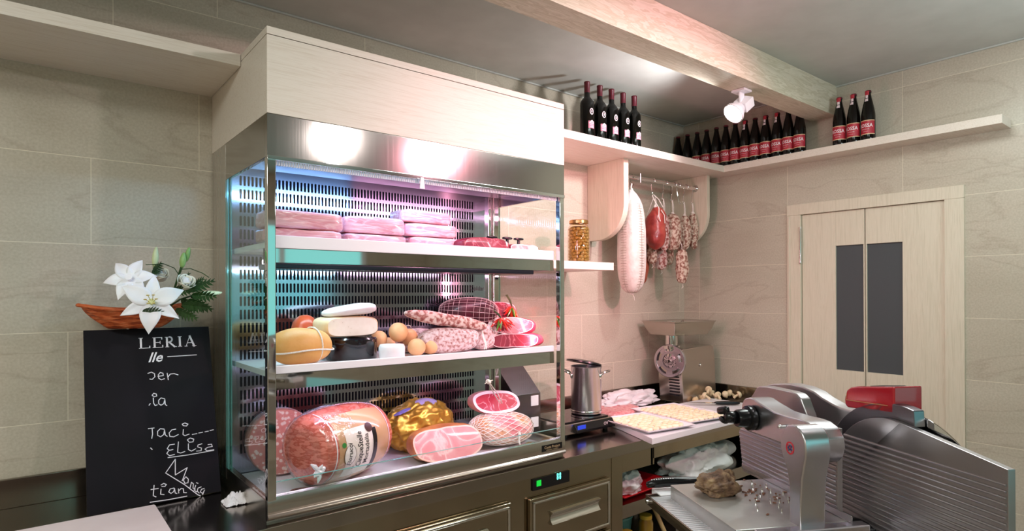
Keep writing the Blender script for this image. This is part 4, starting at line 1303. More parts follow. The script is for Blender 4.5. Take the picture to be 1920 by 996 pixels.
# big netted salami
t = hang('netted_salami', 'very large white netted salami hanging longest from the rail', 'salami', -.790, -.2, 2.165, 1.59, .0745, noisy('white_mould_netted', [(.22, 'b98a90'), (.34, 'd6c8c0'), (.7, 'e4dcd4')], scale=30, detail=5, rough=.6, bump=.3, bscale=50), 71, pw=3.0, amp=.0015, knot=False, taper=.06)
MB().lathe([(.060, 0), (.050, .030), (.032, .060), (.016, .078), (.010, .086)], Matrix.Translation((-.790, -.2, 2.110)), 32).build('gathered_top', M['ricotta'], t)
mb = MB()
rnd = random.Random(5)
for j in range(34):
    z = 1.625 + j * .0152
    k = (z - 1.8775) / .2875
    rr = .0745 * (1 - abs(k) ** 3) ** .5 * (1 - .08 * k) if abs(k) < 1 else 0
    rr = max(.02, .0745 * (max(0, 1 - abs(k) ** 3.0)) ** (1 / 3.0) * (1 - .06 * k)) + .0016
    mb.tube([(-.790 + rr * math.cos(a / 24 * 2 * PI), -.2 + rr * math.sin(a / 24 * 2 * PI), z + .0015 * math.sin(a * 2.1 + j)) for a in range(24)], .0013, 4, closed=True)
for i in range(16):
    a = 2 * PI * i / 16
    pts = []
    for j in range(26):
        ph = -PI / 2 + .06 + (PI - .12) * j / 25
        e = 2 / 3.0
        xx = math.copysign(abs(math.sin(ph)) ** e, math.sin(ph)); cc2 = abs(math.cos(ph)) ** e
        rr = .0745 * cc2 * (1 - .06 * xx) + .0017
        pts.append((-.790 + rr * math.cos(a), -.2 + rr * math.sin(a), 1.8775 + .2875 * xx))
    mb.tube(pts, .0012, 4)
mb.build('netting', noisy('tan_net', [(.3, '9c8878'), (.7, 'b8a898')], scale=80, rough=.8), t)
MB().ell((-.790, -.2, 2.190), (.014, .014, .018), None, amp=.006, freq=70, nu=14, nv=12).tube([(-.79, -.2, 2.18), (-.793, -.2, 2.215), (-.785, -.198, 2.235)], .004, 6).build('top_knot', M['string'], t)
MB().ell((-.790, -.2, 1.586), (.012, .012, .008), None, amp=.004, freq=80, nu=12, nv=10).tube([(-.79, -.2, 1.585), (-.775, -.203, 1.57), (-.768, -.203, 1.545)], [.003, .0025, .001], 5).build('bottom_knot', M['string'], t)
hook_thing(-.785, -.2, 2.225, 0.0, 'straight steel hook carrying the very large netted salami')
# red sausage, speck
t = hang('red_salami', 'smooth shiny red salami hanging beside the large white one', 'salami', -.568, -.2, 2.118, 1.852, .060, M['red_sausage'], 72, pw=2.3, amp=.014, hookz=2.185, tilt=7, freq=9, taper=.08)
MB().tube([(-.60, -.252, 2.10), (-.625, -.235, 2.15), (-.61, -.21, 2.18), (-.585, -.2, 2.19), (-.56, -.22, 2.16), (-.552, -.245, 2.11)], .0028, 5).tube([(-.60, -.252, 2.10), (-.61, -.258, 2.05), (-.60, -.262, 2.02)], .0028, 5).tube([(-.585, -.256, 2.09), (-.562, -.262, 2.06), (-.558, -.263, 2.01)], .0028, 5).build('string_loops', M['string'], t)
hook_thing(-.590, -.2, 2.18, 0.002, 'steel hook holding the smooth red salami')
t = thing('smoked_bacon', 'brown-red slab of smoked bacon hanging low behind the white salami', 'bacon', (-.60, -.13, 1.65))
MB().ell((-.540, -.085, 1.80), (.150, .024, .044), ry(-84), amp=.006, freq=14, pw=2.6, seed=73, nu=36, nv=36, taper=.1).build('body', noisy('smoked_rind', [(.3, '7e3424'), (.55, 'a8583e'), (.8, 'c07c5c')], scale=12, rough=.4, bump=.3), t, sharp=3)
MB().tube([(-.545, -.085, 1.94), (-.56, -.12, 2.05), (-.575, -.19, 2.17)], .0022, 5).build('string', M['string'], t)
G = 'salami hanging from the rail'
specs = [
    ('salami', 'narrow pinkish salami between the red one and the plump speckled one', -.485, -.2, 2.085, 1.853, .030, M['salami'], 74),
    ('salami', 'plump speckled salami in the centre of the hanging row', -.395, -.2, 2.088, 1.857, .049, M['sal_brown'], 75),
    ('salami', 'mid-sized brown speckled salami right of the plump one', -.272, -.2, 2.085, 1.868, .036, M['sal_brown'], 76),
    ('salami', 'slim greyish salami farthest right on the rail', -.182, -.2, 2.110, 1.872, .030, M['sal_brown'], 77)]
for n_, lb, x, y, zt, zb, r, mt, sd in specs:
    hang(n_, lb, 'salami', x, y, zt, zb, r, mt, sd, pw=2.6, grp=G, hookz=2.175, freq=24)
    hook_thing(x + .020, -.2, 2.165, -.030, {74: 'steel hook above the narrow pinkish salami', 75: 'steel hook above the plump speckled salami', 76: 'steel hook above the mid-sized brown salami', 77: 'last steel hook on the rail, by the corner panel'}[sd])
for lb, x, y, zt, zb, r, mt, sd in [
    ('short salami peeking below the red one at the back', -.520, -.135, 1.878, 1.775, .028, M['sal_brown'], 80),
    ('stubby salami with a string tail hanging below the narrow pinkish one', -.430, -.135, 1.882, 1.738, .034, M['salami'], 81),
    ('long lower salami hanging lowest in the centre of the row', -.388, -.262, 1.858, 1.648, .035, M['sal_brown'], 82),
    ('thin short salami showing behind the lower right', -.225, -.130, 1.890, 1.770, .024, M['sal_brown'], 83),
    ('grey-brown salami hidden behind the plump one', -.335, -.125, 1.885, 1.775, .026, M['sal_brown'], 84)]:
    t = hang('short_salami', lb, 'salami', x, y, zt, zb, r, mt, sd, pw=2.8, grp='short salami in the lower rear row', knot=False, freq=26)
    MB().tube([(x, y, zt - .005), (x + .004, y + .004, zt + .03), (x + .002, y + .02, zt + .06)], .0018, 5).tube([(x, y, zb + .004), (x + .01, y, zb - .02), (x - .004, y, zb - .03)], .0016, 5).build('string', M['string'], t)
hook_thing(-.335, -.2, 2.16, .010, 'steel hook crossing the one over the plump salami')
t = tag(MB().box(-.728, -.2155, 2.245, -.722, -.2145, 2.300).build('paper_tag', M['paper']), 'small white tag clipped on the rail near the large salami', 'tag')

# ------------------------------------------------------------------ on the counter: hob, pot, trays, grinder
t = thing('induction_hob', 'portable steel induction hob with black control panel and blue display', 'hob', (-1.40, -.38, .9))
Mh = Matrix.Translation((-1.42, -.345, .9005)) @ rz(0)
MB().box(-.165, -.115, .012, .165, .16, .062, Mh).build('housing', M['brush_x'], t, bev=.004)
MB().box(-.155, -.098, .0625, .155, .15, .069, Mh).build('glass_top', mat('black_ceramic', '0c0c0e', .05), t, bev=.001)
MB().prism([(-.098, .0625), (-.118, .058), (-.140, .030), (-.138, .018), (-.115, .016)], Mh @ Matrix(((0, 0, 1, -.105), (1, 0, 0, 0), (0, 1, 0, 0), (0, 0, 0, 1))), .268).build('control_panel', M['black'], t, bev=.001)
MB().box(-.098, -.1365, .026, -.045, -.1335, .053, Mh).build('blue_display', mat('blue_display', '101840', .3, emit='2a46d8', es=.9), t)
mb = MB()
text_geo(mb, 'OV', .022, lambda x, y: Mh @ Vector((.095 + x, -.1385, .042 + y)), xs=1)
mb.build('panel_symbols', M['label_white'], t, fix=False)
for x in (-.14, .14):
    for y in (-.09, .13):
        MB().cyl(Mh @ Vector((x, y, 0)), Mh @ Vector((x, y, .013)), .013).build('foot', M['black'], t)
t = thing('stock_pot', 'tall stainless pot with wire handle standing on the induction hob', 'pot', (-1.36, -.335, .97))
Mp = Matrix.Translation((-1.312, -.335, .9702))
MB().lathe([(0, 0), (.072, 0), (.078, .004), (.078, .235), (.081, .239), (.081, .243), (.076, .241), (.076, .006), (0, .006)], Mp, 48).build('pot_body', M['satin'], t)
MB().lathe([(.0785, .012), (.0800, .014), (.0800, .018), (.0785, .020)], Mp, 48).build('base_ring', M['mirror'], t)
MB().lathe([(0, .205), (.0755, .205)], Mp, 40).build('dark_mouth_disc', mat('pot_mouth_shade', '100a08', .1), t, fix=False)  # dark disc put in for the shaded inside of the pot
Mq = Mp @ rz(-48) @ Matrix.Translation((0, 0, -.020))
for s in (1, -1):
    mb = MB().tube([Mq @ Vector((s * .074 - .018 * s * 0, -.028, .218)), Mq @ Vector((s * .095, -.034, .232)), Mq @ Vector((s * .118, -.026, .240)), Mq @ Vector((s * .122, 0, .242)), Mq @ Vector((s * .118, .026, .240)), Mq @ Vector((s * .095, .034, .232)), Mq @ Vector((s * .074, .028, .218))], .0042, 8)
    mb.build('wire_handle', M['mirror'], t)
    MB().ell(Mq @ Vector((s * .072, -.028, .213)), (.010, .008, .014), None, nu=14, nv=10).ell(Mq @ Vector((s * .072, .028, .213)), (.010, .008, .014), None, nu=14, nv=10).build('handle_boss', M['mirror'], t)
# black pan lid resting slanted on the pot
mb = MB().lathe([(0, .012), (.05, .010), (.090, .002), (.092, -.006), (.086, -.004), (.05, .004), (0, .006)], Matrix.Translation((-1.328, -.335, 1.234)) @ ry(12), 40)
mb2 = mb.build('pan_lid', M['black'])
tag(mb2, 'black lid lying tilted over the mouth of the pot', 'lid')

# white cutting boards and trays with shaped dough pieces
def bag_sheet(name, label, cat, cx, cy, z0, sx, sy, h, mtl, seed, grp=None, sharp=.25, fold=1.0):
    def fn(u, v):
        x, y = (u - .5) * 2, (v - .5) * 2
        q = Vector((x * 1.6 + seed, y * 1.6, seed * .7))
        rr = max(abs(x), abs(y))
        env = max(0, 1 - rr ** 2.2)
        z = h * env * (.45 + .9 * abs(noise.noise(q)) + .5 * abs(noise.noise(q * 2.6)) * fold) + .006 * noise.noise(q * 5) * (1 - env) + .0035
        e = 1 + .12 * noise.noise(Vector((math.atan2(y, x) * 1.5, seed, 0)))
        return (cx + x * sx * e, cy + y * sy * e, z0 + max(z, .0012))
    o = MB().sheet(fn, 44, 44, .001).build(name, mtl, sharp=sharp)
    return tag(o, label, cat, grp)


def crumple(name, label, cat, c, r, mtl, seed, ang=0, grp=None, sharp=.75):
    Mc = Matrix.Translation(c) @ rz(ang)
    def fn(u, v):
        th = 2 * PI * u; ph = -PI / 2 + PI * v
        d = Vector((math.cos(ph) * math.cos(th), math.cos(ph) * math.sin(th), math.sin(ph)))
        k = 1 + .60 * (abs(noise.noise(d * 1.5 + Vector((seed, 0, 0)))) - .25) + .30 * (.25 - abs(noise.noise(d * 2.6 + Vector((0, seed, 0))))) + .10 * (.25 - abs(noise.noise(d * 5.5 + Vector((0, 0, seed)))))
        q = Vector((r[0] * d.x * k, r[1] * d.y * k, r[2] * (d.z * k + .25)))
        q.z = max(q.z, .0008 + .004 * abs(noise.noise(d * 5)))
        return Mc @ q
    return tag(MB().sheet(fn, 120, 70).build(name, mtl, sharp=sharp), label, cat, grp)


mb = MB().prism([(-1.365, -.800), (-.22, -.785), (-.22, -.34), (-1.215, -.34), (-1.245, -.505)], Matrix.Translation((0, 0, .9005)), .0295)
tag(mb.build('cutting_board', M['white'], bev=.004), 'thick white plastic board along the counter edge under both trays', 'cutting board')


def tray(c, ang, sx, sy, label):
    t = thing('white_tray', label, 'tray', (c[0], c[1], c[2]))
    Mt = Matrix.Translation(c) @ rz(ang)
    mb = MB()
    def fn(u, v):
        x, y = (u - .5) * 2, (v - .5) * 2
        r = max(abs(x), abs(y))
        z = .003 if r < .86 else .003 + (r - .86) / .14 * .014
        return Mt @ Vector((x * sx, y * sy, z))
    mb.sheet(fn, 28, 28, .0025)
    mb.build('tray_body', M['paper'], t, sharp=.5)
    return t, Mt


M['dough'] = noisy('floured_dough', [(.3, 'ecd6a6'), (.55, 'f7e9ca'), (.8, 'fdf6e8')], scale=26, rough=.7)
def dough_pieces(Mt, nx, ny, sx, sy, seed, grp, where):
    rnd = random.Random(seed)
    base = None; k = 0
    for i in range(nx):
        for j in range(ny):
            x = -sx + 2 * sx * (i + .5) / nx + rnd.uniform(-.005, .005); y = -sy + 2 * sy * (j + .5) / ny + rnd.uniform(-.004, .004)
            if base is None:
                base = MB().ell((0, 0, 0), (.0205, .0115, .0085), None, amp=.003, freq=60, pw=2.6, seed=seed, nu=16, nv=12).build('dough_piece', M['dough'], sharp=3); o = base
            else:
                o = base.copy(); COL.objects.link(o)
            o.matrix_basis = Mt @ Matrix.Translation((x, y, .0118)) @ Euler((rnd.uniform(-.15, .15), rnd.uniform(-.15, .15), rnd.uniform(-.5, .5))).to_matrix().to_4x4()
            o['label'] = 'small floured piece of pale dough on the ' + where; o['category'] = 'dough'; o['group'] = grp
            k += 1


# front tray rests on the bare counter and leans on the board edge
tA, MA = tray((-1.160, -.600, .9332), -8, .152, .180, 'front white tray of floured dough pieces, at the counter edge beside the hob')
dough_pieces(MA, 6, 9, .122, .150, 3, 'dough pieces on the front tray', 'front tray')
tB, MB_ = tray((-.822, -.565, .9332), -8, .165, .215, 'rear white tray of floured dough pieces, lying on the white cutting board')
dough_pieces(MB_, 7, 11, .135, .185, 4, 'dough pieces on the rear tray', 'rear tray')

# meat under crumpled white paper
t = MB().ell((-.985, -.245, .9005 + .026), (.155, .115, .027), rz(8), amp=.008, freq=16, pw=3, seed=91).build('minced_meat', noisy('pink_mince', [(.3, 'cf7078'), (.5, 'e29a9a'), (.7, 'f0c0bc')], scale=60, detail=3, rough=.35, bump=.5), sharp=2)
tag(t, 'flat heap of pink minced meat behind the front tray', 'meat')
crumple('paper_sheet', 'crumpled white paper half covering the minced meat', 'paper', (-.78, -.155, .9305), (.27, .11, .060), M['paper'], 4.2, 6)

# knife, mushrooms on the back board
mb = MB().box(-.645, -.335, .9005, -.2, -.20, .912)
t = thing('kitchen_knife', 'kitchen knife with black handle lying on the white board near the grinder', 'knife', (-.46, -.50, .93))
kd = Vector((.272, -.225, 0)).normalized()
Kf = frame_to((-.535, -.420, .9310), kd, (0, 0, 1))
MB().prism([(-.02, 0), (.10, -.018), (.145, -.018), (.145, .012), (.02, .010)], Kf @ Matrix.Translation((0, 0, .012)), .002).build('blade', M['mirror'], t)
MB().ell(Kf @ Vector((.215, -.001, .013)), (.075, .014, .011), Kf.to_3x3().to_4x4(), pw=3.2, nu=20, nv=18).build('handle', M['black'], t, sharp=2)
rnd = random.Random(8)
ms = noisy('mushroom_skin', [(.3, 'd0ae80'), (.6, 'ecd8b4'), (.8, 'f6ead0')], scale=14, rough=.6)
spots = [(-.300, -.290, 0), (-.245, -.310, 40), (-.190, -.345, 90), (-.130, -.335, 10), (-.290, -.360, 120), (-.215, -.400, 60), (-.150, -.410, 200), (-.085, -.405, 150), (-.335, -.315, 250), (-.105, -.470, 310), (-.235, -.345, 20)]
ml = ['at the left end of the pile', 'second from the left in the back of the pile', 'at the top of the pile', 'at the back right of the pile', 'at the front left of the pile', 'in the middle front of the pile', 'front right of the middle', 'at the right end of the pile', 'fallen off at the far left', 'lying apart near the slicer side', 'balanced on the others, highest of all']
for k, (x, y, a) in enumerate(spots):
    z = .9310 if y < -.342 else .9005
    if k == 10: z += .030
    tt = thing('mushroom', 'pale mushroom ' + ml[k], 'mushroom', (x, y, z), 0, 'mushrooms piled by the wall')
    Ms = Matrix.Translation((x, y, z + .022)) @ rz(a) @ ry(70)
    MB().lathe([(0, .022), (.012, .019), (.020, .010), (.021, .002), (.016, -.002), (.006, -.001)], Ms, 20).build('cap', ms, tt, sharp=2)
    MB().tube([Ms @ Vector((0, 0, 0)), Ms @ Vector((.003, 0, -.016)), Ms @ Vector((.010, 0, -.032))], [.007, .0075, .009], 10).build('stem', ms, tt)
tag(MB().box(-.085, -.24, .9005, -.040, -.19, .985).build('black_box', M['black'], bev=.01), 'small black holder on the counter behind the mushrooms', 'holder')

# ---- meat grinder
t = thing('meat_grinder', 'steel electric meat grinder with square hopper in the counter corner', 'meat grinder', (-.27, -.21, .9))
XZ = Matrix(((1, 0, 0, 0), (0, 0, -1, -.12), (0, 1, 0, .9005), (0, 0, 0, 1)))     # local x = x, local y = z, extruded towards the room
MB().prism([(-.430, .010), (-.078, .010), (-.098, .30), (-.112, .345), (-.135, .355), (-.430, .345), (-.446, .33), (-.446, .20)], XZ, .18).build('housing', M['brush_x'], t, bev=.006, segs=3)
mb = MB()
for k in range(7):
    z = .955 + k * .0185
    mb.box(-.4500 + .0006 * (7 - k) * 2.2, -.275, z, -.425, -.205, z + .009)
mb.build('vent_slots', M['dark'], t)
MB().lathe([(0, 0), (.009, 0), (.011, .004), (.009, .007), (0, .007)], Matrix.Translation((-.255, -.3005, 1.135)) @ rx(90), 20).build('switch', M['mirror'], t)
for fx in (-.40, -.12):
    for fy in (-.28, -.14):
        MB().cyl((fx, fy, .9002), (fx, fy, .913), .012).build('foot', M['black'], t)
hc = Vector((-.425, -.225, 1.172)); ndir = Vector((-.975, -.22, .0)).normalized()
Fg = axis_frame(hc - ndir * .062, ndir)
MB().lathe([(0, -.02), (.050, -.02), (.050, .075), (.060, .078), (.066, .084), (.066, .108), (0, .108)], Fg, 40).build('barrel', M['satin'], t)
ring = MB().lathe([(.080, .106), (.0985, .106), (.1020, .110), (.1020, .126), (.098, .131), (.084, .131), (.080, .122)], Fg, 56).lathe([(.044, .106), (.060, .106), (.060, .128), (.044, .128)], Fg, 40).build('ring_nut', M['satin'], t)
for k in range(5):
    a = 2 * PI * k / 5 + .3
    n_ = 6
    pa = [(.056 * math.cos(a + .30 * (q / n_ - .5) * 2), .056 * math.sin(a + .30 * (q / n_ - .5) * 2)) for q in range(n_ + 1)] + [(.084 * math.cos(a - .26 * (q / n_ - .5) * 2), .084 * math.sin(a - .26 * (q / n_ - .5) * 2)) for q in range(n_ + 1)]
    MB().prism(pa, Fg @ Matrix.Translation((0, 0, .110)), .018).build('spoke', M['satin'], ring, bev=.002)
pm = noisy('hole_plate', [(0, '1a1416'), (.36, '1a1416'), (.42, 'b8b0b0'), (1, 'c8c0c0')], scale=130, tex='voronoi', rough=.3, metal=.8)
MB().lathe([(0, .124), (.036, .124), (.0435, .122), (.0435, .108), (0, .108)], Fg, 40).build('hole_plate', pm, ring)
MB().lathe([(0, .134), (.009, .134), (.011, .130), (.011, .124)], Fg, 6).build('centre_bolt', M['mirror'], ring)
MB().cyl((-.452, -.228, 1.200), (-.452, -.228, 1.335), .038, n=32).lathe([(.038, 0), (.054, .004), (.054, .022), (.038, .026)], Matrix.Translation((-.452, -.228, 1.242)), 32).build('neck', M['mirror'], t)
Ht = Matrix.Translation((-.345, -.205, 0)) @ rz(-6)
def hop(a, b, z): return [(-a, -b, z), (a, -b, z), (a, b, z), (-a, b, z)]
rings_ = [hop(.150, .100, 1.328), hop(.172, .122, 1.370), hop(.184, .132, 1.407), hop(.190, .138, 1.410), hop(.190, .138, 1.416), hop(.180, .128, 1.414), hop(.165, .115, 1.372), hop(.145, .096, 1.334)]
vs = [v for r_ in rings_ for v in r_]; fs = []
for i in range(len(rings_) - 1):
    for k in range(4):
        fs.append((4 * i + k, 4 * i + (k + 1) % 4, 4 * i + 4 + (k + 1) % 4, 4 * i + 4 + k))
fs += [(0, 3, 2, 1), tuple(4 * (len(rings_) - 1) + k for k in range(4))]
mb = MB(); mb._add(vs, fs, Ht); mb.build('hopper_tray', M['brush_x'], t, bev=.004, segs=2)
MB().cyl((-.445, -.225, 1.3345), (-.445, -.225, 1.40), .020).lathe([(0, 0), (.026, 0), (.028, .006), (.024, .014), (0, .016)], Matrix.Translation((-.445, -.225, 1.40)), 28).build('pusher', M['mirror'], t)

# ------------------------------------------------------------------ open bay under the counter
t = thing('red_tray', 'red plastic tray on the open shelf under the counter', 'tray', (-1.33, -.60, .622))
Mt = Matrix.Translation((-1.235, -.540, .6225)) @ rz(3)
def rt(u, v):
    x, y = (u - .5) * 2, (v - .5) * 2; r = max(abs(x), abs(y))
    return Mt @ Vector((x * .200, y * .140, .003 + (0 if r < .8 else (r - .8) / .2 * .022)))
MB().sheet(rt, 24, 24, .003).build('tray_body', mat('red_plastic', 'c01822', .3), t, sharp=.5)
crumple('crumpled_bag', 'crumpled white plastic bag lying on the red tray', 'bag', (-1.300, -.555, .6285), (.125, .095, .080), M['bag'], 2.3, 15)
crumple('crumpled_paper', 'grey-white crumpled paper behind the red tray', 'paper', (-1.30, -.30, .6225), (.12, .08, .12), M['bag'], 6.1)
# white bowl with bag
t = thing('white_bowl', 'pale bowl standing behind the white plastic bag on the open shelf', 'bowl', (-.72, -.28, .6225))
MB().lathe([(0, 0), (.07, 0), (.11, .02), (.140, .050), (.145, .068), (.140, .068), (.133, .052), (.105, .026), (.065, .006), (0, .006)], Matrix.Translation((-.72, -.28, .6225)), 48).build('bowl_body', mat('pale_green_plastic', 'b8c8c0', .3), t)
crumple('plastic_bag', 'large white plastic bag lying on the open shelf in front of the pale bowl', 'bag', (-.69, -.560, .6235), (.26, .13, .135), M['bag'], 9.4, 4)
tag(MB().ell((-.33, -.50, .6645), (.09, .07, .04), rz(8), amp=.01, freq=16, pw=2.4, seed=95).build('bread_bag', M['paper'], sharp=1), 'off-white bundle at the far end of the open shelf', 'bag')
# lower level: tub, jars, bottles
G2 = 'jars with yellow lids in the lower bay'
def jar2(x, y, z, r, h, fill, lidc, label):
    t = thing('storage_jar', label, 'jar', (x, y, z), 0, G2)
    MB().lathe([(0, 0), (r * .9, 0), (r, .006), (r, h * .8), (r * .8, h * .92), (r * .8, h), (0, h)], Matrix.Translation((x, y, z)), 28).build('jar_body', mat('jar_' + fill, fill, .08, coat=.8), t)
    MB().lathe([(r * .84, h - .012), (r * .84, h + .006), (0, h + .008)], Matrix.Translation((x, y, z)), 28).build('lid', mat('lid_' + lidc, lidc, .35), t)
z0 = .1402
tag(MB().box(-1.455, -.66, .1405, -.20, -.10, .34).build('lower_crate', mat('dark_crate', '2c2824', .5), bev=.004), 'long dark crate at the bottom of the open bay', 'crate')
jar2(-1.405, -.58, .3402, .032, .165, '2a241c', 'c9a93a', 'dark jar with a yellow lid nearest the bay divider')
jar2(-1.345, -.63, .3402, .034, .11, '30261a', 'd8b83c', 'short dark jar with a bright yellow lid in front')
jar2(-1.190, -.62, .3402, .036, .150, '8a6a1c', 'c9a93a', 'jar of yellow preserve beside the blue-green tub')
jar2(-1.100, -.46, .3402, .034, .190, '3a3020', 'a8a030', 'taller dark jar with olive lid behind the wooden stick')
t = thing('tub', 'pale blue-green round plastic tub in the lower bay', 'tub', (-1.28, -.48, .3402))
MB().lathe([(0, 0), (.085, 0), (.10, .13), (.105, .135), (.105, .145), (.097, .145), (.085, .01), (0, .01)], Matrix.Translation((-1.275, -.475, .3402)), 36).build('tub_body', mat('blue_green_plastic', '6c9c98', .35), t)
tag(MB().cyl((-1.08, -.68, .345), (-1.135, -.60, .56), .011, n=10).build('wooden_stick', noisy('raw_wood', [(.3, 'a98a5c'), (.7, 'c4a878')], scale=12, vec=(1, 1, .2), rough=.6)), 'pale wooden stick leaning in the lower bay', 'stick')

# ------------------------------------------------------------------ left end: chalkboard, flowers, scraps
bb = thing('chalkboard', 'black chalkboard with white writing leaning against the wall beside the case', 'chalkboard', (-3.2, -.27, .9))
ty, tz = .14 / .58209, .565 / .58209
MBD = Matrix(((1, 0, 0, 0), (0, ty, -tz, -.272), (0, tz, ty, .9045), (0, 0, 0, 1)))   # local x = world x, local y = up the board, z = to the viewer
MB().prism([(-3.43, 0), (-3.048, 0), (-3.056, .583), (-3.43, .583)], MBD @ Matrix.Translation((0, 0, -.012)), .012).build('slate', noisy('slate_black', [(.3, '0a060c'), (.7, '100a14')], scale=6, rough=.6, spec=.25), bb)
chalk = mat('white_chalk', 'efeaf2', .8)
lines = [[[-3.2532,0.4274],[-3.2429,0.4311],[-3.2339,0.4251],[-3.2332,0.4145],[-3.2415,0.406],[-3.2482,0.4079]],[[-3.224,0.415],[-3.2077,0.4162],[-3.2086,0.4243],[-3.2166,0.4276],[-3.2226,0.4202],[-3.2219,0.4082],[-3.2141,0.4022],[-3.2046,0.4053]],[[-3.1958,0.4232],[-3.1932,0.4003]],[[-3.1933,0.4109],[-3.1865,0.4197],[-3.1747,0.42],[-3.163,0.415]],[[-3.2403,0.3432],[-3.2398,0.325],[-3.2356,0.3167],[-3.2298,0.3186]],[[-3.2434,0.3526],[-3.2386,0.3586],[-3.2308,0.3552],[-3.2299,0.3486],[-3.2368,0.3467],[-3.2428,0.3513]],[[-3.25,0.3249],[-3.2535,0.3201]],[[-3.2073,0.337],[-3.2176,0.3407],[-3.2247,0.3337],[-3.2251,0.322],[-3.2185,0.316],[-3.2103,0.3203],[-3.2063,0.3342],[-3.2058,0.3172],[-3.2013,0.3127]],[[-3.2584,0.2428],[-3.2416,0.243]],[[-3.2473,0.2425],[-3.2468,0.2234],[-3.2495,0.2099]],[[-3.2125,0.2351],[-3.2237,0.238],[-3.232,0.2302],[-3.2324,0.2175],[-3.2236,0.2111],[-3.2143,0.2174],[-3.2114,0.2324],[-3.2098,0.2155],[-3.2043,0.2096]],[[-3.178,0.2303],[-3.1897,0.2293],[-3.1981,0.2202],[-3.1963,0.2084],[-3.1849,0.2054],[-3.1707,0.2111]],[[-3.1547,0.2257],[-3.1567,0.209],[-3.151,0.2043],[-3.1378,0.2076]],[[-3.1574,0.2444],[-3.149,0.2472],[-3.1397,0.242],[-3.1448,0.2361],[-3.1542,0.2387],[-3.1575,0.2437]],[[-3.1283,0.2049],[-3.1138,0.2061]],[[-3.1077,0.2072],[-3.0955,0.2081]],[[-3.0881,0.2083],[-3.0769,0.2094]],[[-3.0719,0.2107],[-3.0607,0.2118]],[[-3.1836,0.1808],[-3.1986,0.1806],[-3.2059,0.169],[-3.1993,0.1628],[-3.189,0.1637]],[[-3.2017,0.1619],[-3.2077,0.154],[-3.2001,0.1452],[-3.1851,0.1465]],[[-3.1717,0.1867],[-3.1755,0.1526],[-3.1664,0.1485],[-3.1534,0.1516]],[[-3.1416,0.1756],[-3.1425,0.1563],[-3.1334,0.1496],[-3.1199,0.1553]],[[-3.1433,0.1901],[-3.1348,0.1941],[-3.1243,0.1886],[-3.1271,0.1799],[-3.139,0.1804],[-3.144,0.1889]],[[-3.0999,0.1691],[-3.1121,0.1671],[-3.1136,0.1608],[-3.1018,0.155],[-3.1035,0.1461],[-3.1179,0.1471]],[[-3.0806,0.1635],[-3.0695,0.1631],[-3.0675,0.1548],[-3.0823,0.1545],[-3.0912,0.1494],[-3.0854,0.1432],[-3.0682,0.143],[-3.0632,0.1436]],[[-3.2048,0.1396],[-3.1446,0.1385],[-3.0633,0.1409]],[[-3.2539,0.1791],[-3.2497,0.1734]],[[-3.1215,0.0027],[-3.1595,0.0431],[-3.2136,0.0909],[-3.1834,0.1309],[-3.1856,0.0795]],[[-3.1215,0.0027],[-3.1135,-0.0028]],[[-3.1856,0.0795],[-3.1489,0.0969],[-3.1658,0.0569]],[[-3.1549,0.0675],[-3.1623,0.0587],[-3.1582,0.0466],[-3.1488,0.0473],[-3.1471,0.0584],[-3.1537,0.0672]],[[-3.1438,0.0286],[-3.1383,0.0466],[-3.1327,0.0404],[-3.1345,0.0268],[-3.1277,0.0217]],[[-3.1259,0.034],[-3.1313,0.0198],[-3.1246,0.0122]],[[-3.1231,0.0424],[-3.1185,0.039]],[[-3.1096,0.0257],[-3.1193,0.0238],[-3.1221,0.0142],[-3.1166,0.0068]],[[-3.1004,0.0188],[-3.1088,0.0179],[-3.1128,0.0098],[-3.106,0.0034],[-3.0995,0.0135],[-3.1062,-0.0004]],[[-3.2483,0.0578],[-3.2517,0.0254],[-3.2442,0.0202]],[[-3.2575,0.0461],[-3.2366,0.0456]],[[-3.229,0.0417],[-3.2307,0.026],[-3.2208,0.0228]],[[-3.2284,0.0551],[-3.2205,0.0586],[-3.2128,0.0534],[-3.2175,0.0481],[-3.2264,0.0498]],[[-3.1908,0.0379],[-3.2022,0.0376],[-3.2071,0.0287],[-3.2005,0.0224],[-3.1924,0.027],[-3.1897,0.0364],[-3.1881,0.0212],[-3.1836,0.019]],[[-3.1784,0.0329],[-3.1779,0.0191]],[[-3.1782,0.0254],[-3.1704,0.0326],[-3.1636,0.03],[-3.163,0.0174],[-3.1549,0.0157]],[[-3.2611,0.0067],[-3.2081,0.0042],[-3.1543,0.0043]],[[-3.1923,0.4807],[-3.1468,0.481],[-3.1014,0.4814]]]
MT = MBD @ Matrix.Translation((0, 0, .0003))
for s0, s1 in ((0, 4), (4, 8), (8, 18), (18, 26), (26, 27), (27, 36), (36, 44), (44, 45)):
    mb = MB()
    for ln_ in lines[s0:s1]: mb.ribbon(ln_, .0026, MT, .0005)
    mb.build('chalk_word', chalk, bb)
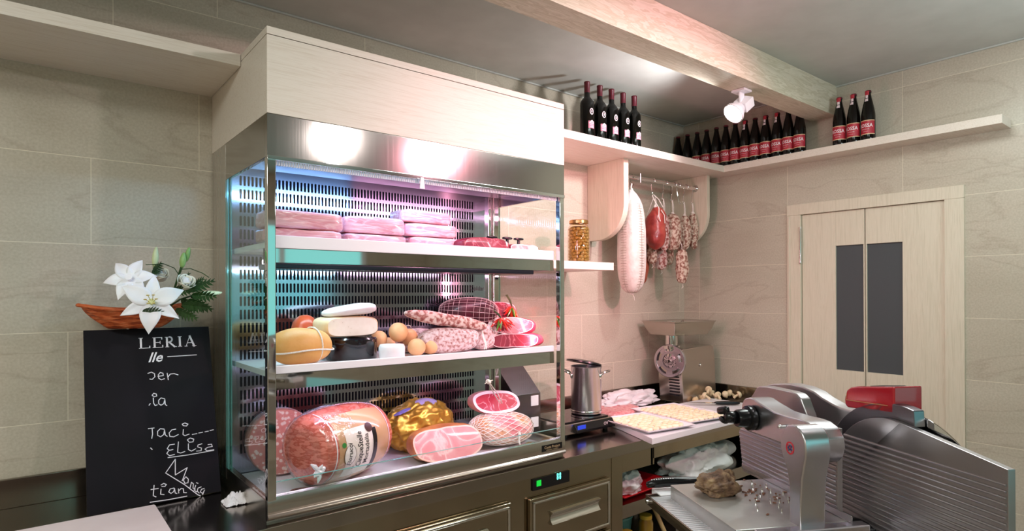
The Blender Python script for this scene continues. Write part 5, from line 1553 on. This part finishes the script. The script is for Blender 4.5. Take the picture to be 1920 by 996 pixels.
def serif(mb, ch, x0, x1, y0, y1):
    w_ = x1 - x0; h_ = y1 - y0; st = .0062; th = .0018
    def R(a, b, c, d): mb.prism([(a, b), (c, b), (c, d), (a, d)], MT, .0005)
    def S(pts, wd): mb.ribbon(pts, wd, MT, .0005)
    if ch in 'LERI':
        sx_ = x0 + w_ * (.5 if ch == 'I' else .22) - st / 2
        R(sx_, y0, sx_ + st, y1); R(sx_ - .003, y0, sx_ + st + .003, y0 + th); R(sx_ - .003, y1 - th, sx_ + st + .003, y1)
    if ch == 'L': R(sx_, y0, x1, y0 + th); R(x1 - .003, y0, x1, y0 + .008)
    if ch == 'E':
        R(sx_, y0, x1, y0 + th); R(sx_, y1 - th, x1 - .002, y1); R(sx_, y0 + h_ * .48, x1 - .008, y0 + h_ * .48 + th)
        R(x1 - .003, y0, x1, y0 + .009); R(x1 - .005, y1 - .008, x1 - .002, y1); R(x1 - .010, y0 + h_ * .36, x1 - .008, y0 + h_ * .64)
    if ch == 'R':
        n_ = 10; cx_ = x0 + w_ * .42; cy_ = y0 + h_ * .75; rr = h_ * .24
        S([(sx_, y1 - th / 2), (cx_, y1 - th / 2)], th); S([(sx_, y0 + h_ * .5), (cx_, y0 + h_ * .5)], th)
        S([(cx_ + rr * .95 * math.cos(a), cy_ + rr * math.sin(a)) for a in [PI / 2 - PI * i / n_ for i in range(n_ + 1)]], .0048)
        S([(cx_ - .001, y0 + h_ * .5), (x1 - .006, y0 + .001)], .0055); R(x1 - .009, y0, x1 + .001, y0 + th)
    if ch == 'A':
        S([(x0 + .005, y0), (x0 + w_ * .47, y1)], th); S([(x0 + w_ * .47, y1), (x1 - .007, y0)], st)
        S([(x0 + w_ * .25, y0 + h_ * .34), (x1 - w_ * .25, y0 + h_ * .34)], th)
        R(x0, y0, x0 + .010, y0 + th); R(x1 - .014, y0, x1, y0 + th)
mb = MB()
for ch, a, b in (('L', -3.278, -3.243), ('E', -3.237, -3.204), ('R', -3.200, -3.163), ('I', -3.161, -3.143), ('A', -3.138, -3.100)):
    serif(mb, ch, a, b, .514, .5505)
text_geo(mb, 'lle', .047, lambda x, y: MBD @ Vector((-3.231 + x, .480 + y, .0006)), shear=.35, bold=.0006)
mb.build('printed_heading', chalk, bb, label='white serif heading letters')

t = thing('flower_basket', 'white lilies and roses in an orange basket above the chalkboard', 'flowers', (-3.25, -.17, .9))
bmw = noisy('orange_wicker', [(.35, '8a3418'), (.5, 'c85c2c'), (.65, 'd8784a')], scale=26, vec=(1, 1, 6), rough=.6, bump=.6)
bc = Vector((-3.285, -.135, 1.474))
MB().cyl((bc.x, -.065, .9003), (bc.x, -.065, 1.476), .020).lathe([(0, 0), (.045, 0), (.042, .012), (.02, .018)], Matrix.Translation((bc.x, -.065, .9003)), 32).build('stand', M['chrome'], t)
def basket(u, v):
    a = 2 * PI * u; r = .075 + .085 * v ** .8 + .004 * math.sin(a * 9 + v * 9)
    return (bc.x + r * math.cos(a) * 1.0, bc.y + r * .62 * math.sin(a), bc.z + .062 * v + .018 * v * math.cos(a) ** 2)
MB().sheet(basket, 64, 10, .004).lathe([(0, 0), (.075, 0)], Matrix.Translation(bc) @ Matrix.Diagonal((1, .62, 1, 1)), 32).build('basket_body', bmw, t, sharp=2)
MB().tube([basket(i / 48, 1) for i in range(48)], .006, 7, closed=True).build('basket_rim', bmw, t)
pet = noisy('lily_petal', [(.3, 'f4e9ef'), (.7, 'fffbff')], scale=8, rough=.4, vec=(1, 1, 1), sss=.1)


def petals(c, nrm, n, ln2, wd, curl, parent, name, mtl, open_=.9, rot=0, up=.0):
    Fp = axis_frame(c, nrm)
    for k in range(n):
        a = 2 * PI * k / n + rot
        def fn(u, v):
            s = u; w_ = wd * math.sin(PI * min(1, s * .97 + .03) ** .75) * (v - .5)
            r = ln2 * (s * open_); z = ln2 * (.42 * s - curl * s * s) - abs(v - .5) * -.010 * math.sin(PI * s) + up * s
            return Fp @ Vector((r * math.cos(a) - w_ * math.sin(a), r * math.sin(a) + w_ * math.cos(a), z))
        MB().sheet(fn, 12, 6, .0008).build(name, mtl, parent, sharp=3)


lc = Vector((-3.262, -.315, 1.560))
vd = Vector((-.20, -1.0, .25))
lil = MB().lathe([(0, 0), (.006, 0), (.010, .02), (0, .02)], axis_frame(lc, vd), 14).build('lily', noisy('lily_heart', [(.3, 'd8d890'), (.7, 'e8ecc0')], scale=10), t)
petals(lc, vd, 3, .112, .060, .45, lil, 'petal', pet, rot=.4)
petals(lc + Vector((0, .003, 0)), vd, 3, .105, .042, .40, lil, 'petal', pet, rot=.4 + PI / 3)
Fl = axis_frame(lc, vd)
for k in range(6):
    a = 2 * PI * k / 6
    MB().tube([Fl @ Vector((.004 * math.cos(a), .004 * math.sin(a), .01)), Fl @ Vector((.014 * math.cos(a), .014 * math.sin(a), .05))], .0010, 5).ell(Fl @ Vector((.015 * math.cos(a), .015 * math.sin(a), .052)), (.005, .002, .002), None, nu=8, nv=6).build('stamen', mat('stamen_' + str(k), 'c9b060', .6), lil)
lc2 = Vector((-3.315, -.27, 1.635))
lil2 = MB().lathe([(0, 0), (.006, 0), (.010, .02), (0, .02)], axis_frame(lc2, (-.4, -1, .5)), 14).build('lily', pet, t)
petals(lc2, (-.4, -1, .5), 6, .085, .044, .42, lil2, 'petal', pet, rot=0)


def rose(c, nrm, s):
    r0 = MB().ell(c, (s * .5, s * .5, s * .6), None, nu=16, nv=12).build('rose', M['ricotta'], t, sharp=3)
    cr = noisy('rose_petal_' + str(round(s, 3)), [(.3, 'f2ead8'), (.7, 'fbf7ec')], scale=10, rough=.5)
    Fp = axis_frame(c, nrm)
    for k in range(11):
        a = k * 2.4; rr = s * (.30 + .055 * k)
        def fn(u, v):
            th = a + (v - .5) * 1.7
            r = rr * (.75 + .35 * u + .12 * u * u)
            return Fp @ Vector((r * math.cos(th), r * math.sin(th), s * (-.5 + 1.15 * u - .30 * (2 * v - 1) ** 2 * u) - k * .0006))
        MB().sheet(fn, 6, 8, .0007).build('petal', cr, r0, sharp=3)


rose(Vector((-3.158, -.278, 1.628)), (.15, -.8, .6), .030)
rose(Vector((-3.225, -.235, 1.655)), (-.1, -.7, .7), .026)
gb = noisy('green_bud', [(.3, '6f9a4c'), (.7, 'a8c47c')], scale=9, vec=(1, 1, 1), rough=.4)
gd = noisy('dark_leaf', [(.3, '1c3018'), (.7, '3a5a2c')], scale=12, rough=.45)
def bud(p, d, l, r, mt=None):
    p, d = Vector(p), Vector(d).normalized()
    MB().tube([p + d * l * k / 8 for k in range(9)], [r * math.sin(PI * (.10 + .86 * k / 8)) ** .7 for k in range(9)], 12).build('lily_bud', mt or gb, t, sharp=2)
def stem(pts, r=.003): MB().tube(pts, r, 6).build('stem', gd, t)
bud((-3.164, -.25, 1.678), (.12, 0, 1), .052, .0105)
bud((-3.150, -.24, 1.700), (.22, 0, 1), .050, .0085)
bud((-3.245, -.25, 1.675), (.08, 0, 1), .070, .010, noisy('pale_bud', [(.3, 'a8b87c'), (.7, 'dce4bc')], scale=9, rough=.4))
bud((-3.128, -.265, 1.585), (1, -.05, .10), .085, .0105, noisy('white_bud', [(.3, 'd0dab0'), (.7, 'f0f2dc')], scale=9, rough=.4))
stem([(-3.20, -.2, 1.52), (-3.185, -.23, 1.60), (-3.166, -.25, 1.68)], .0035)
stem([(-3.20, -.2, 1.54), (-3.18, -.23, 1.62), (-3.155, -.24, 1.70)], .0028)
stem([(-3.26, -.2, 1.50), (-3.25, -.24, 1.60), (-3.245, -.25, 1.68)], .0035)
stem([(-3.22, -.22, 1.53), (-3.17, -.25, 1.57), (-3.126, -.265, 1.587)], .003)
stem([(-3.17, -.25, 1.672), (-3.14, -.26, 1.675), (-3.105, -.27, 1.660), (-3.085, -.275, 1.645)], .0014)
stem([(-3.27, -.25, 1.685), (-3.22, -.27, 1.688), (-3.19, -.27, 1.675), (-3.178, -.27, 1.655)], .0014)
def leafy(p0, d, up, L_, n, w_):
    """serrated fern-like leaf as one mesh"""
    p0, d, up = Vector(p0), Vector(d).normalized(), Vector(up)
    up = (up - d * up.dot(d)).normalized(); s_ = d.cross(up)
    mb = MB(); Mf = Matrix((d, up, s_)).transposed().to_4x4(); Mf.translation = p0
    for k in range(n):
        x = L_ * (k + .5) / n; ww = 1.35 * w_ * math.sin(PI * (.15 + .8 * (k + .5) / n))
        for s in (1, -1):
            mb.prism([(x - L_ / n * .5, 0), (x + L_ / n * .45, s * .0005), (x + L_ / n * 1.1, s * ww), (x - L_ / n * .1, s * ww * .55)], Mf @ Matrix.Rotation(s * .25, 4, 'X'), .0007)
    mb.tube([p0, p0 + d * L_], .0010, 4)
    mb.build('leaf', gd, t, sharp=.2)
rnd = random.Random(4)
for k, (p_, d_, l_) in enumerate([((-3.150, -.27, 1.600), (1, -.1, .45), .085), ((-3.140, -.27, 1.585), (1, -.1, -.05), .075), ((-3.150, -.27, 1.570), (1, -.2, -.5), .080), ((-3.170, -.28, 1.575), (.6, -.3, -.7), .06),
                                   ((-3.17, -.26, 1.61), (.5, 0, 1), .055), ((-3.20, -.27, 1.60), (.9, -.2, .1), .07), ((-3.175, -.30, 1.555), (1, -.1, -.15), .085), ((-3.19, -.29, 1.54), (.9, -.2, -.5), .07),
                                   ((-3.255, -.27, 1.655), (.5, 0, .7), .045), ((-3.29, -.33, 1.535), (1, -.1, -.1), .055), ((-3.15, -.25, 1.60), (1, .2, .8), .07), ((-3.21, -.25, 1.57), (.3, -.4, -.8), .06)]):
    leafy(p_, d_, (0, -.5, .9), l_, 7, .019)
    leafy(Vector(p_) + Vector((0, .012, -.006)), Vector(d_) + Vector((.1, .2, .2)), (0, -.9, .5), l_ * .9, 6, .017)

bag_sheet('paper_scrap', 'small crumpled white paper scrap on the counter beside the case corner', 'paper', -3.030, -.420, .9005, .045, .035, .035, M['paper'], 1.4, sharp=.3)
tag(MB().box(-3.72, -.705, .9005, -3.268, -.42, .948).build('cutting_board', noisy('pale_pink_board', [(.3, 'd9c2c4'), (.7, 'e6d2d4')], scale=5, rough=.4), bev=.006), 'pale pink plastic block at the near left end of the counter', 'cutting board')

# ------------------------------------------------------------------ slicer on its own table in the foreground
SO = Vector((-2.575, -1.812, 1.2)); hA = math.radians(118)
SA = Vector((math.sin(hA), math.cos(hA), 0)); SB = Vector((math.sin(hA - PI / 2), math.cos(hA - PI / 2), 0))
MS = Matrix((SA, SB, Vector((0, 0, 1)))).transposed().to_4x4(); MS.translation = SO      # local (a, b, z)
def PA(a):   # plane a = const: local x = b, local y = z, extrusion along +a
    m_ = Matrix(((0, 0, 1, a), (1, 0, 0, 0), (0, 1, 0, 0), (0, 0, 0, 1)))
    return MS @ m_


tb = thing('slicer_table', 'low steel table carrying the slicer, just out of view', 'table', tuple(MS @ Vector((.28, -.10, -1.2))))
MB().box(.0, -.46, -.335, .62, .26, -.300, MS).build('table_top', M['counter'], tb, bev=.003)
for a_, b_ in ((.03, -.43), (.59, -.43), (.03, .23), (.59, .23)):
    MB().cyl(MS @ Vector((a_, b_, -1.2)), MS @ Vector((a_, b_, -.335)), .02).build('leg', M['chrome'], tb)

sl = thing('meat_slicer', 'large cast aluminium meat slicer filling the lower right foreground', 'slicer', tuple(MS @ Vector((.28, -.10, -.30))))
mb = MB().box(.06, -.40, -.285, .52, .14, -.10, MS)
mb.build('base', M['cast'], sl, bev=.03, segs=4)
for a_, b_ in ((.10, -.36), (.48, -.36), (.10, .10), (.48, .10)):
    MB().cyl(MS @ Vector((a_, b_, -.2998)), MS @ Vector((a_, b_, -.28)), .018).build('foot', M['black'], sl)
MB().box(.10, -.30, -.105, .19, -.02, -.012, MS).build('carriage_support', M['cast'], sl, bev=.01)
# food tray
ts = noisy('worn_tray_steel', [(.35, 'b4aeaa'), (.48, 'd0ccc8'), (.7, 'c2bebc')], scale=9, detail=5, rough=.32, metal=.8)
mb = MB().box(0, -.2250, -.008, .2055, .0155, 0, MS).box(0, -.2250, -.030, .003, .0155, -.007, MS).box(0, .013, -.030, .12, .0155, -.007, MS)
ft = mb.build('food_tray', ts, sl, bev=.0008)
mb = MB()
rnd = random.Random(12)
pins = [(.168, -.003), (.151, -.067), (.138, -.110), (.135, -.139), (.090, -.144), (.124, -.164), (.160, -.050), (.172, -.060), (.150, -.035), (.182, -.030), (.165, -.090), (.178, -.105), (.150, -.120), (.120, -.095), (.105, -.115), (.165, -.125), (.185, -.080), (.190, -.130), (.140, -.075), (.175, -.150)]
for i, (a_, b_) in enumerate(pins):
    MB().cyl(MS @ Vector((a_, b_, 0)), MS @ Vector((a_, b_, .0052)), .0016, .0006, 8).build('pin', M['chrome'], ft)
crumb = noisy('meat_crumbs', [(.3, '6a4030'), (.7, '96644c')], scale=40, rough=.6)
mb = MB()
for i in range(46):
    a_, b_ = .150 + rnd.gauss(0, .028), -.085 + rnd.gauss(0, .045)
    if a_ > .195 or a_ < .08: continue
    q = MS @ Vector((a_, b_, .0012))
    mb.ell(q, (rnd.uniform(.001, .0045), rnd.uniform(.001, .003), .0013), rz(rnd.uniform(0, 180)), amp=.001, freq=300, nu=8, nv=6)
cr = mb.build('meat_crumbs', crumb); cr['kind'] = 'stuff'; tag(cr, 'brown meat crumbs scattered among the pins on the tray', 'crumbs')
# ribbed receiving ramp left of the tray
rp = thing('roller_ramp', '', 'x') if False else None
mb = MB().box(-.040, -.200, -.045, -.003, .046, -.033, MS).box(-.040, -.200, -.045, -.037, .046, -.026, MS).box(-.040, .030, -.045, .034, .047, -.026, MS).box(.034, -.200, -.045, .038, .034, -.026, MS).box(-.003, -.200, -.045, .036, .036, -.035, MS)
rt_ = mb.build('ribbed_tray', M['counter'], sl, bev=.0006)
for k in range(26):
    b_ = .026 - k * .0088
    MB().box(-.0365, b_ - .0036, -.033, .0335, b_ + .0024, -.0270, MS).build('rib', M['rib_metal'], rt_)
MB().cyl(MS @ Vector((-.046, .030, -.036)), MS @ Vector((-.040, .030, -.036)), .004, n=12).build('stop_screw', M['chrome'], rt_)
# black handle behind the tray
mb = MB()
pts = [MS @ Vector((-.030 + .020 * k, .0600 + .004 * math.sin(k), -.012 + .0035 * math.sin(k * .5))) for k in range(9)]
mb.tube(pts, [.006, .0095, .0100, .0100, .0100, .0098, .0095, .009, .006], 14)
hd2 = mb.build('black_handle', M['black'], sl, sharp=2)
mb = MB()
for k in range(24):
    q = MS @ Vector((-.022 + .0052 * k, .0600 - .0035, -.0010 + .0010 * math.sin(k * .3)))
    mb.ell(q, (.0017, .0014, .0010), None, nu=8, nv=6)
mb.build('sheen_dots', M['white'], hd2)  # white dots stand in for the bumpy sheen on the handle
MB().box(-.015, .030, -.046, .055, .075, -.024, MS).build('white_bracket', M['white'], sl, bev=.002)
# piece of roast meat on the tray
mb = MB()
def roast(u, v):
    th = 2 * PI * u; ph = -PI / 2 + PI * v
    d = Vector((math.cos(ph) * math.cos(th), math.cos(ph) * math.sin(th), math.sin(ph)))
    k = 1 + .36 * noise.noise(d * 1.7 + Vector((3, 0, 1))) + .18 * noise.noise(d * 3.4) + .06 * noise.noise(d * 8) + .03 * noise.noise(d * 20)
    z = .019 * d.z * k * (1 + 1.1 * max(0, d.x * .8 + .25) * (1 - .5 * abs(d.y)))
    q = Vector((.062 + .040 * d.x * k, -.055 + .030 * d.y * k, .0165 + max(z, -.0160)))
    return MS @ q
mb.sheet(roast, 80, 48)
tag(mb.build('roast_meat', noisy('roast_crust', [(.25, '3a2a22'), (.42, '6a4e3c'), (.55, '8a6c52'), (.75, 'b09470')], scale=55, detail=8, rough=.55, bump=.6, bscale=90), sharp=1.2), 'irregular lump of brown roast meat lying on the slicer tray', 'meat')


def ribbed(a0, poly, th, z_lo, z_hi, pitch, slope, name, mtl, parent):
    """plate in plane a=const with raised horizontal ribs on its -a face, clipped to poly"""
    o = MB().prism(poly, PA(a0), th).build(name, mtl, parent, bev=.001)
    def inside_range(z_at):
        xs = []
        for s in range(201):
            b_ = bmin + (bmax - bmin) * s / 200
            z = z_at + slope * (b_ - bmin)
            c_ = False
            for (x1, y1), (x2, y2) in zip(poly, poly[1:] + poly[:1]):
                if (y1 > z) != (y2 > z) and b_ < (x2 - x1) * (z - y1) / (y2 - y1) + x1: c_ = not c_
            if c_: xs.append(b_)
        return (min(xs), max(xs)) if len(xs) > 3 else None
    bmin = min(p[0] for p in poly); bmax = max(p[0] for p in poly)
    z = z_lo; mb = MB()
    while z < z_hi:
        r_ = inside_range(z)
        if r_:
            za, zb = z + slope * (r_[0] - bmin), z + slope * (r_[1] - bmin)
            p1, p2 = MS @ Vector((a0 - .0002, r_[0] + .002, za)), MS @ Vector((a0 - .0002, r_[1] - .002, zb))
            mb.tube([p1, p1.lerp(p2, .5), p2], pitch * .24, 8)
        z += pitch
    mb.build('ridges', mtl, o)
    return o


# ribbed end shield at the far side of the tray
sp_ = [(.1080, .0790), (.0925, -.006), (-.200, -.006), (-.200, .150), (-.10, .1500), (.040, .118), (.095, .090)]
ribbed(.2065, sp_, .010, .016, .115, .0085, .0, 'end_shield', M['cast'], sl)
MB().box(.2035, -.2350, .0005, .2064, .0930, .012, MS).build('lower_edge', M['satin'], sl, bev=.0008)
# gauge plate (big ribbed plate on the right) and the dark blade guard ring round it
arc = []
for i in range(19):
    a_ = math.radians(168 - i * 4.2 * 1.9)
    arc.append((-.262 + .138 * math.cos(math.radians(8 + i * 6.5)), .035 + .142 * math.sin(math.radians(8 + i * 6.5))))
gp = [(-.150, -.020), (-.1265, .030)] + [(b_, z) for b_, z in arc if z < .179] + [(-.275, .177), (-.46, .150), (-.46, -.020)]
ribbed(.252, gp, .012, -.012, .135, .0088, .0, 'gauge_plate', M['cast'], sl)
ro = [(-.262 + .172 * math.cos(math.radians(t_)), .030 + .172 * math.sin(math.radians(t_))) for t_ in range(-12, 108, 5)]
ri = [(-.262 + .140 * math.cos(math.radians(t_)), .034 + .143 * math.sin(math.radians(t_))) for t_ in range(107, -16, -5)]
MB().prism(ro + ri, PA(.262), .020).build('blade_guard_ring', steel('guard_steel', '8a868c', .3), sl, bev=.002)
bl = MB().lathe([(0, 0), (.158, 0), (.160, .001), (.158, .004), (0, .006)], MS @ Matrix.Translation((.284, -.262, .030)) @ ry(90), 64).build('round_blade', M['mirror'], sl)
MB().cyl(MS @ Vector((.2515, -.1420, .067)), MS @ Vector((.2525, -.1420, .067)), .0018, n=10).build('screw', M['black'], sl)
# upper covers behind the arm
MB().prism([(.1139, .150), (.088, .1775), (.079, .1816), (.0498, .1847), (-.030, .1862), (-.0480, .1845), (-.0600, .1780), (-.0787, .1472), (-.0850, .100), (.108, .100)], PA(.238), .022).build('upper_cover', M['cast'], sl, bev=.003, segs=3)
MB().prism([(.150, .166), (.125, .1765), (.1054, .1815), (.0487, .1897), (.005, .1897), (-.030, .1845), (-.0516, .1768), (-.085, .1690), (-.1035, .1662), (-.1320, .1655), (-.175, .168), (-.30, .165), (-.30, .06), (.140, .06)], PA(.290), .030).build('sharpener_cover', M['cast'], sl, bev=.004, segs=3)
# red cap at top right
rc_ = MB().prism([(-.1490, .190), (-.1500, .1960), (-.1545, .2080), (-.1640, .2145), (-.1800, .2185), (-.262, .2300), (-.262, .184), (-.155, .1765), (-.1500, .181)], PA(.262), .055).build('red_cover', mat('glossy_red', 'b00d20', .15, coat=1.0), sl, bev=.006, segs=3)
mb = MB().tube([MS @ Vector((.2608, -.1560, .2020)), MS @ Vector((.2608, -.1555, .1905)), MS @ Vector((.2608, -.2500, .1965))], .0006, 5)
mb.build('thin_trim_line', mat('pale_line', 'd8a070', .4), rc_)
# horizontal arm
ha = [(.0213, .1400), (.0200, .1555), (.0140, .1650), (.0074, .1695), (-.008, .1738), (-.0211, .1738), (-.045, .1680), (-.0876, .1600), (-.130, .1595), (-.170, .1610), (-.1878, .1597), (-.2068, .1528), (-.2185, .1390), (-.2205, .1230), (-.2171, .1080), (-.2064, .0957), (-.190, .0895), (-.1646, .0875), (-.1084, .1050), (.0021, .1040), (.0180, .1110), (.0218, .1250)]
MB().prism(ha, PA(.160), .046).build('pusher_arm', M['satin'], sl, bev=.003, segs=3)
# vertical arm
va = [(-.2050, -.10), (-.2050, .0604), (-.1986, .0854), (-.1850, .1070), (-.1812, .1190), (-.1815, .1357), (-.1919, .1536), (-.2020, .1610), (-.2134, .1640), (-.2230, .1635), (-.2312, .1603), (-.2395, .1540), (-.2444, .1458), (-.2475, .1330), (-.2469, .1162), (-.2373, .0789), (-.2340, .030), (-.2330, -.10)]
vo = MB().prism(va, PA(.110), .047).build('upright_arm', M['satin'], sl, bev=.003, segs=3)
# round prohibition sign on the upright arm
sc_ = (-.2080, .1235)
PM = PA(.1098)
def ringpoly(mb, c_, r0, r1, M_, t_=-.0004, n=32):
    for k in range(n):
        a0_, a1_ = 2 * PI * k / n, 2 * PI * (k + 1) / n
        mb.prism([(c_[0] + r0 * math.cos(a0_), c_[1] + r0 * math.sin(a0_)), (c_[0] + r1 * math.cos(a0_), c_[1] + r1 * math.sin(a0_)), (c_[0] + r1 * math.cos(a1_), c_[1] + r1 * math.sin(a1_)), (c_[0] + r0 * math.cos(a1_), c_[1] + r0 * math.sin(a1_))], M_, t_)
redm = mat('sign_red', 'd02838', .4)
mb = MB(); ringpoly(mb, sc_, .0085, .0105, PM)
mb.ribbon([(sc_[0] + .0063, sc_[1] + .0063), (sc_[0] - .0063, sc_[1] - .0063)], .0014, PM, -.0004)
mb.build('warning_ring', redm, vo)
mb = MB().ribbon([(sc_[0] + .0045, sc_[1] - .001), (sc_[0] + .002, sc_[1] + .003), (sc_[0] - .001, sc_[1] + .004)], .0020, PM, -.0005).ribbon([(sc_[0] + .003, sc_[1] - .004), (sc_[0] - .001, sc_[1] - .001), (sc_[0] - .004, sc_[1] - .003)], .0020, PM, -.0005).ribbon([(sc_[0] - .003, sc_[1] + .002), (sc_[0] - .005, sc_[1] + .004)], .0016, PM, -.0005)
mb.build('warning_symbol', mat('sign_blue', '28306a', .4), vo)
# black clamping knob
kc = MS @ Vector((.158, -.0190, .1350)); kd = (-SA).normalized()
Fk = axis_frame(kc, kd)
kb = MB().lathe([(0, 0), (.0240, 0), (.0250, .003), (.0240, .010), (.0185, .012), (.0175, .030), (.0155, .034), (0, .034)], Fk, 32).build('clamp_knob', M['black'], sl)
k2 = MS @ Vector((.108, -.010, .138))
MB().ell(MS @ Vector((.108, .002, .1480)), (.006, .020, .0080), MS.to_3x3().to_4x4() @ rx(-14), pw=3.2, nu=20, nv=14).ell(MS @ Vector((.108, .000, .1290)), (.0065, .013, .0060), MS.to_3x3().to_4x4() @ rx(10), pw=2.6, nu=20, nv=14).cyl(MS @ Vector((.104, -.012, .1385)), MS @ Vector((.126, -.018, .136)), .012).build('knob_wing', M['black'], kb, sharp=2)
MB().cyl(MS @ Vector((.1590, -.1250, .1400)), MS @ Vector((.1480, -.1250, .1400)), .0035, n=14).ell(MS @ Vector((.1480, -.1250, .1400)), (.0042, .0042, .0042), None, nu=14, nv=10).build('chrome_pin', M['chrome'], sl)
# slide rails in front of the tray
rl = MB().box(.030, -.248, -.020, .230, -.226, .0005, MS).box(.030, -.258, -.040, .268, -.236, -.022, MS)
rl.build('slide_rail', M['satin'], sl, bev=.003, segs=3)
MB().cyl(MS @ Vector((.268, -.246, -.022)), MS @ Vector((.282, -.246, -.022)), .012, n=24).build('rail_end_cap', M['white'], sl, bev=0)
MB().ell(MS @ Vector((.285, -.205, -.022)), (.060, .035, .014), MS.to_3x3().to_4x4(), pw=2.6, nu=28, nv=18).build('black_handle', M['black'], sl, sharp=2)
